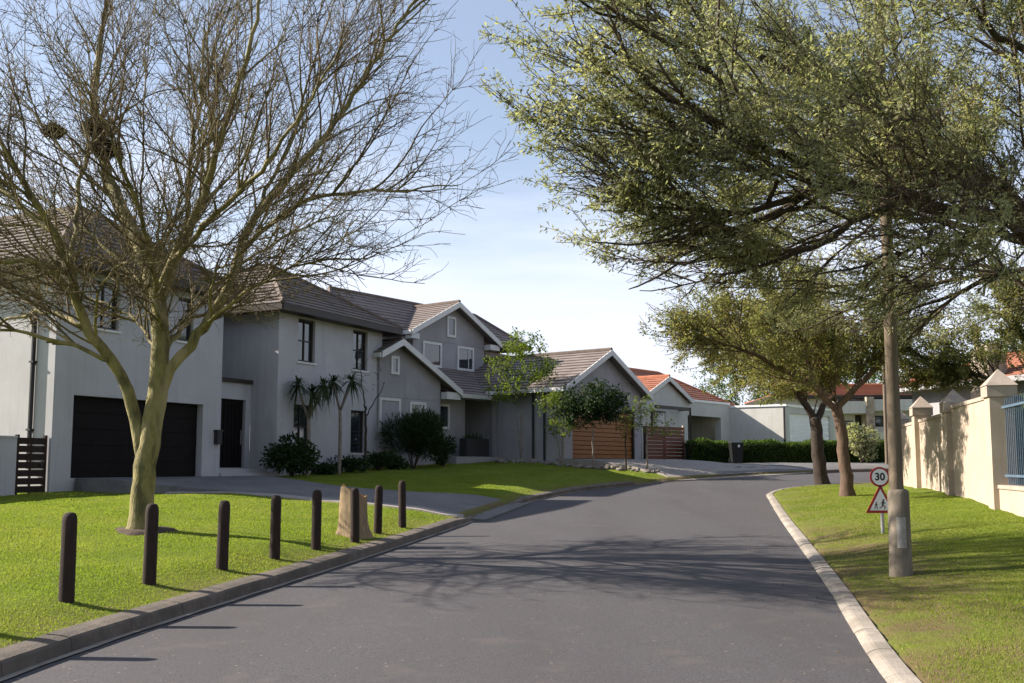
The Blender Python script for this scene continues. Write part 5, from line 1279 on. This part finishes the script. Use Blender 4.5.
# tree behind the right wall
z3 = 0.9
verge_tree((15.0, 27.5, z3), 'dark branching tree behind the cream wall at the right edge',
 [[(15.0, 27.5, z3 - .2), (14.9, 27.5, 2.0), (14.7, 27.5, 3.0)], [(14.7, 27.5, 2.9), (13.7, 27.3, 3.7), (12.5, 27.2, 4.3), (11.2, 27.2, 4.7)], [(14.7, 27.5, 3.0), (14.6, 27.8, 4.4), (14.2, 28, 6.0)], [(14.7, 27.5, 2.8), (15.8, 27.3, 4.0), (16.6, 27, 5.4)]],
 [(0.20, 0.15), (0.09, 0.012), (0.1, 0.015), (0.1, 0.015)],
 (13.2, 27.4, 5.6), (3.7, 2.9, 2.4), 3.75, 'bark_dark', 'leaf_mid', 13, .095)
# distant trees closing the view beyond the houses
for i, (x, y, h, w_, lab) in enumerate(((20.5, 84, 9.0, 5.0, 'distant green tree rising behind the white house'), (33, 86, 10.5, 6.0, 'distant green tree behind the far pale house'), (29.5, 58, 7.5, 3.6, 'far olive tree behind the right wall near the stone chimney'))):
    zb_ = gz(x, y)
    acacia((x, y, zb_), lab, [[(x, y, zb_ - .2), (x, y, zb_ + h * .22), (x + .1, y, zb_ + h * .38)], [(x + .1, y, zb_ + h * .36), (x - w_ * .4, y, zb_ + h * .6)], [(x + .1, y, zb_ + h * .36), (x + w_ * .4, y - .4, zb_ + h * .62)]], [(0.3, 0.22), (0.14, 0.03), (0.14, 0.03)],
           [ellipsoid(420, (x, y, zb_ + h * .64), (w_, w_ * .9, h * .38), zb_ + h * .3, 0.3)], 'bark_dark', 'leaf_hedge', step=0.5, kill=0.7, infl=4, tip=0.012, k=9, L=0.24, spread=0.34, maxn=1500, rthr=0.05, group=None)

# ---- small garden trees along the rock edging
def small_tree(x, y, h, th, envs, leaf, bark, label, lean=(0, 0), k=6, L=0.11, W=0.5, r=0.045, multi=0, n=260, spread=0.1, kill=0.22):
    z = gz(x, y); lx, ly = lean
    limbs = [[(x, y, z - .1), (x + lx * .4, y + ly * .4, z + th * .5), (x + lx, y + ly, z + th)]]; rads = [(r, r * .75)]
    c = np.mean([e[0] for e in envs], 0)
    for e in envs:
        limbs.append([(x + lx, y + ly, z + th), tuple((np.array((x + lx, y + ly, z + th)) * .5 + np.array(e[0]) * .5)), tuple(e[0])]); rads.append((r * .6, 0.008))
    for j in range(multi):
        a = random.uniform(0, 6.28); limbs.append([(x + .05 * math.cos(a), y + .05 * math.sin(a), z), (x + .3 * math.cos(a), y + .3 * math.sin(a), z + th * .7), (x + .5 * math.cos(a), y + .5 * math.sin(a), z + th * 1.3)]); rads.append((r * .7, r * .3))
    return acacia((x, y, z), label, limbs, rads, [ellipsoid(int(n * e[2]), e[0], e[1], None, 0.1) for e in envs], bark, leaf, step=0.13, kill=kill, infl=1.1, tip=0.005, k=k, L=L, W=W, spread=spread, maxn=2600, rthr=0.016, name='small_tree', droop=-0.1, group='young trees in front of the wood garage')
small_tree(0.42, 43.3, 6, 2.3, [((-0.2, 43.3, 5.0), (1.0, 0.9, 0.65), 1.0), ((0.5, 43.2, 6.9), (1.0, 0.9, 0.75), 1.2), ((1.1, 43.4, 5.9), (0.9, 0.9, 0.6), 1.0), ((-0.5, 43.4, 6.0), (0.7, 0.7, 0.5), .7)], 'leaf_bright', 'bark_pale', 'tallest slender garden tree with airy bright green crown and pale stem', (0.0, 0), k=3, L=0.12, W=0.5, r=0.045, multi=1, n=230)
small_tree(2.12, 41.8, 4, 1.5, [((2.0, 41.8, 3.6), (0.75, 0.7, 0.8), 1.0), ((1.7, 41.7, 4.4), (0.8, 0.7, 0.5), .8)], 'leaf_bright', 'bark_pale', 'short bright green garden tree between the tall slender one and the dark round one', k=3, L=0.11, multi=1, n=200)
small_tree(3.32, 41.15, 4.6, 1.6, [((3.4, 41.2, 4.35), (1.35, 1.1, 0.8), 2.4), ((2.7, 41.3, 3.9), (0.9, 0.9, 0.6), 1.2), ((4.1, 41.1, 4.0), (0.9, 0.9, 0.6), 1.2)], 'leaf_dark', 'bark_pale', 'round dense dark green tree in front of the wood garage door', k=7, L=0.11, W=0.55, r=0.045)
small_tree(4.62, 40.55, 2.8, 1.5, [((4.6, 40.5, 3.2), (0.5, 0.5, 0.5), .6)], 'leaf_dry', 'bark_dark', 'thin dark stemmed sapling right of the dense round tree', k=2, L=0.09, r=0.035)
small_tree(5.42, 40.15, 4.2, 2.0, [((5.2, 40.1, 3.8), (0.85, 0.8, 0.7), 1.2), ((6.0, 40.2, 3.2), (0.7, 0.6, 0.4), .6)], 'leaf_bright', 'bark_pale', 'thin airy young tree at the right end of the rock edging', k=2, L=0.10, r=0.04, n=150)

# ---- cordylines and shrubs against the pale house
def cordyline(x, y, fork, heads, label, r=0.07):
    z = gz(x, y); t = empty('palm_lily', (x, y, z), label, 'plant', 'strap leaved palms against the pale house')
    q = MB(); q.tube(spline3([(x, y, z - .1), (x + .02, y, z + fork * .5), (x, y, z + fork)], .25), list(np.linspace(r, r * .75, len(spline3([(x, y, z - .1), (x + .02, y, z + fork * .5), (x, y, z + fork)], .25)))), 8, .04)
    for hx, hz in heads: q.tube([(x, y, z + fork - .05), (x + hx * .6, y, z + fork + (hz - fork) * .5), (x + hx, y + .1 * hx, z + hz)], [r * .7, r * .55, r * .5], 7)
    q.build('trunk', 'bark_pale', t, smooth=True)
    for hx, hz in heads:
        n_ = 75; d = unit(rng.normal(0, 1, (n_, 3)) + np.array([0, 0, .35])); L_ = rng.uniform(.5, .8, n_); c = np.array([x + hx, y + .1 * hx, z + hz]); up = np.array([0, 0, 1.0])
        s_ = unit(np.cross(d, up) + 1e-3); V = []; F = []
        for i in range(n_):
            o = len(V)
            for f, w_ in ((0, .018), (.35, .026), (.7, .018), (1, .002)):
                c0 = c + d[i] * L_[i] * f + np.array([0, 0, -.55 * L_[i] * f * f]); V += [c0 - s_[i] * w_, c0 + s_[i] * w_]
            F += [(o + 2 * j, o + 2 * j + 1, o + 2 * j + 3, o + 2 * j + 2) for j in range(3)]
        link_mesh('leaf_head', np_mesh('leaf_head', [(np.array(V), np.array(F))]), 'leaf_cord', t)
cordyline(-7.05, 34.5, 2.0, [(-0.38, 3.15), (0.48, 3.15), (0.1, 2.9)], 'palm with two drooping strap leaf heads left of its thinner neighbour', .085)
cordyline(-6.15, 35.6, 2.3, [(-0.25, 3.3), (0.38, 3.35)], 'thinner palm with narrow leaf heads between the two ground floor windows')
def bare_sapling(x, y, label):
    z = gz(x, y); sk = Skel(); sk.limb([(x, y, z - .1), (x + .03, y, z + 1.2), (x, y, z + 2.4)], .15, .01); sk.limb([(x, y, z + 2.3), (x - .15, y, z + 3.1), (x - .2, y, z + 3.8)], .15, .02); sk.limb([(x, y, z + 2.3), (x + .3, y, z + 3.0), (x + .55, y, z + 3.7)], .15, .02); sk.limb([(x + .02, y, z + 2.0), (x + .35, y + .1, z + 2.6), (x + .7, y, z + 3.3)], .15, .02)
    sk.grow(ellipsoid(60, (x + .1, y, z + 3.6), (.7, .5, .7)), .15, 1, .25, 30); sk.radii(.007)
    t = empty('sapling', (x, y, z), label, 'plant'); skeleton_meshes(sk, t, 'bark_dark', 'bark_dark', [(.055, .035), (.03, .01), (.03, .01), (.025, .01)])
bare_sapling(-5.45, 37.0, 'bare forked sapling right of the two palms beside the low gable')

def bush(x, y, w_, d_, h, label, leaf, n=2600, L=0.11, W=0.5, name='bush', group=None, upright=0.0, core=True):
    z = gz(x, y); t = empty(name, (x, y, z), label, 'plant', group)
    q = MB()
    for j in range(7):
        a = random.uniform(0, 6.28); q.tube([(x, y, z - .05), (x + w_ * .2 * math.cos(a), y + d_ * .2 * math.sin(a), z + h * .4), (x + w_ * .38 * math.cos(a), y + d_ * .38 * math.sin(a), z + h * .75)], [.03, .02, .008], 5)
    q.build('stems', 'bark_dark', t)
    lob = [(np.array([x + random.uniform(-.28, .28) * w_, y + random.uniform(-.28, .28) * d_, z + h * random.uniform(.3, .72)]), np.array([w_, d_, h * .8]) * random.uniform(.22, .36)) for _ in range(9)]
    pts = []; outd = []
    for c, rr in lob:
        m = n // 9; u = unit(rng.normal(0, 1, (m, 3))); p_ = c + u * rr * rng.uniform(.55, 1.05, (m, 1)); pts.append(p_); outd.append(u)
    p_ = np.concatenate(pts); u = np.concatenate(outd); ok = p_[:, 2] > z + .03; p_ = p_[ok]; u = u[ok]
    d = unit(u + rng.normal(0, .6, u.shape) + np.array([0, 0, upright])); l_ = rng.uniform(.6, 1.4, len(p_)) * L
    V, F = leaf_quads(p_, d, l_, l_ * W, .15); link_mesh('leaves', np_mesh('leaves', [(V, F)]), leaf, t); return t
bush(-7.35, 33.5, 1.7, 1.4, 1.5, 'dark leafy shrub at the corner beside the front entrance', 'leaf_dark', 3000, .14)
bush(-3.85, 39.0, 2.5, 1.9, 2.75, 'large dark needle leaved bush covering the window of the low gable', 'leaf_dark', 9000, .2, .14, upright=.9)
bush(-2.75, 40.0, 1.0, 0.9, 1.3, 'small dark shrub at the right foot of the large dark bush', 'leaf_dark', 1500, .12)
for i, (x, y, w_, h, lab) in enumerate(((-5.9, 36.4, 1.3, .6, 'low dark ground shrub below the ground floor window right of the palms'), (-5.0, 37.4, 1.4, .75, 'low dark ground shrub at the foot of the bare sapling'), (-4.6, 38.2, 1.2, .6, 'low dark ground shrub just left of the large dark bush'), (-6.6, 35.2, .9, .35, 'smallest low dark shrub between the two palm trunks'))):
    bush(x, y, w_, .9, h, lab, 'leaf_dark', 900, .13, group='low shrubs along the pale house')
# shrubs by the far hedge and over the right wall
bush(17.5, 50.0, 1.4, 1.2, 2.2, 'pale grey green shrub rising above the far hedge', 'leaf_big', 2200, .16)
t = bush(11.8, 22.1, 1.5, 1.5, 3.2, 'bright yellow green shrub growing over the end wall pillar', 'leaf_yellow', 4200, .13)
bush(15.2, 32.5, 2.2, 1.6, 2.9, 'dark green shrub behind the cream wall below the chimney', 'leaf_hedge', 2600, .15)

# ---- clipped hedge
def hedge(pts, w_, h, label):
    c = resample(catmull(pts, .5), 60); t_ = np.gradient(c, axis=0); t_ /= np.linalg.norm(t_, axis=1)[:, None]; nn_ = np.stack([-t_[:, 1], t_[:, 0]], 1)
    z = gz_all(c[:, 0], c[:, 1])[0]; e = empty('hedge', (c[30][0], c[30][1], z[30]), label, 'hedge')
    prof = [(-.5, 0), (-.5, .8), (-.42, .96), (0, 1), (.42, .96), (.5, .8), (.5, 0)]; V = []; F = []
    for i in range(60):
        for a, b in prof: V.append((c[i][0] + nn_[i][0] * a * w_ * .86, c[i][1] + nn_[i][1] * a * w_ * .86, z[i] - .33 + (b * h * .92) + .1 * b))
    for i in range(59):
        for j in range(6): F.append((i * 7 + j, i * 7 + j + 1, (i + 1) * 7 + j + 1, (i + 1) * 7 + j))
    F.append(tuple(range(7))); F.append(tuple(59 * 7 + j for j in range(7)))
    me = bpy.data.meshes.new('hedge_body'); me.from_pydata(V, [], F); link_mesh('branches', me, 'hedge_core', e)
    n_ = 30000; i_ = rng.integers(0, 59, n_); f = rng.random(n_); cc = c[i_] * (1 - f)[:, None] + c[i_ + 1] * f[:, None]; zz = z[i_] - .26
    u = rng.random(n_); a = np.where(u < .4, -.5, np.where(u < .6, .5, rng.uniform(-.5, .5, n_))); b = np.where(u < .6, rng.random(n_), 1.0)
    und = .06 * np.sin(cc[:, 0] * 2.1) + .05 * np.sin(cc[:, 0] * 5.3 + 1); off = rng.uniform(-.12, .06, n_)
    P_ = np.stack([cc[:, 0] + nn_[i_][:, 0] * (a * w_ + np.sign(a) * off * (u < .6)), cc[:, 1] + nn_[i_][:, 1] * (a * w_ + np.sign(a) * off * (u < .6)), zz + b * h + (und + off) * (b > .7)], 1)
    nd_ = np.stack([nn_[i_][:, 0] * np.where(u < .6, np.sign(a), 0), nn_[i_][:, 1] * np.where(u < .6, np.sign(a), 0), np.where(u < .6, 0.2, 1)], 1)
    d = unit(nd_ + rng.normal(0, .7, P_.shape)); l_ = rng.uniform(.07, .15, n_)
    V, F = leaf_quads(P_, d, l_, l_ * .6, .15); link_mesh('leaves', np_mesh('leaves', [(V, F)]), 'leaf_hedge', e)
hedge([(8.9, 50.6), (11, 50.8), (14, 51.1), (17.5, 51.7), (21, 52.5), (26, 54)], 1.2, 1.25, 'long clipped green hedge along the far side of the road bend')

# ------------------------------------------------------------------ grass blades on the near lawns, loose leaves and grit
def grass(name, n, xr, yr, cond):
    y = yr[0] * (yr[1] / yr[0]) ** rng.random(n); x = rng.uniform(xr[0], xr[1], n) ; x = np.where(x < 0, x, x)
    z, dl, dr = gz_all(x, y); ok = cond(x, y, dl, dr); x, y, z = x[ok], y[ok], z[ok]; m = len(x); D = np.hypot(x, y)
    h = rng.uniform(.010, .026, m) * (1 + .25 * np.sin(x * 2.2) * np.sin(y * 1.7)); a = rng.uniform(0, 2 * np.pi, m); w_ = .00045 * D * rng.uniform(.7, 1.4, m) + .0012
    b = np.stack([x, y, z - .004], 1); sd = np.stack([np.cos(a), np.sin(a), 0 * a], 1) * w_[:, None]; t_ = np.stack([rng.normal(0, .45, m) * h, rng.normal(0, .45, m) * h, h], 1)
    V = np.stack([b - sd, b + sd, b + t_], 1).reshape(-1, 3); o = link_mesh(name, np_mesh(name, [(V, np.arange(3 * m).reshape(m, 3))]), 'grass_blade')
    return tag(o, kind='stuff')
def not_drive(x, y): 
    d = (x + 0.62) * 0; ya = np.interp(x, [-14, -9.7, -6.6, -3.2, -0.62], [26.6, 26.0, 26.0, 24.2, 23.3]); yb = np.interp(x, [-8.5, -7.3, -4.9, -2.1, 0.48], [33.9, 31.3, 29.4, 28.6, 28.6])
    return (y < ya) | ((y > yb) & (x > -7.5))
lg = lambda x, y, dl, dr: (dl > .34) & not_drive(x, y) & (np.hypot(x + 6.2, y - 16.95) > .30 + .25 * rng.random(len(x)) + .08 * np.sin(7 * np.arctan2(y - 17, x + 6.2)))
patch = lambda x, y: np.sin(x * 1.9 + 1.3 * np.sin(y * 1.1)) + np.sin(y * 2.3 + x * .7) + .8 * np.sin(x * 5.3 - y * 3.1)
rg = lambda x, y, dl, dr: (dr > .25) & (rng.random(len(x)) < np.clip(dr / 1.7 + .24 * patch(x, y) + .05, .1, 1))
grass('lawn_grass', 680000, (-13, -0.5), (7.5, 36), lg)
grass('garden_grass', 150000, (-8, 6.2), (26, 44), lambda x, y, dl, dr: (dl > .34) & (y > np.interp(x, [-8.5, -7.3, -4.9, -2.1, 0.48, 7], [33.9, 31.3, 29.4, 28.6, 28.6, 28])) & (x - 1.2 * (42.9 - y) < 0.4 + .8) & ((x + 12) * -.898 + (y - 26) * .439 < -.3))
grass('verge_grass', 380000, (3, 11.5), (6.5, 38), rg)
# fallen leaves and grit along the kerbs
n_ = 500; y = rng.uniform(7, 30, n_); x = np.interp(y, KR[:, 1], KR[:, 0]) - np.abs(rng.normal(0, .5, n_)) - .02
x2 = np.interp(y, KR[:, 1], KR[:, 0]) + rng.uniform(.3, 2.2, n_)
x = np.where(rng.random(n_) < .55, x, x2); zz, dl, dr = gz_all(x, y); zz = np.where(dr < 0, road_z(y) + .05 * (1 - (2 * np.clip(-dr / 7.1, 0, 1) - 1) ** 2) + .004, zz + .03)
b = np.stack([x, y, zz], 1); d = unit(rng.normal(0, 1, b.shape) * np.array([1, 1, .12])); l_ = rng.uniform(.012, .035, n_)
V, F = leaf_quads(b, d, l_, l_ * .5, .2); tag(link_mesh('leaf_litter', np_mesh('leaf_litter', [(V, F)]), 'leaf_dry'), kind='stuff')
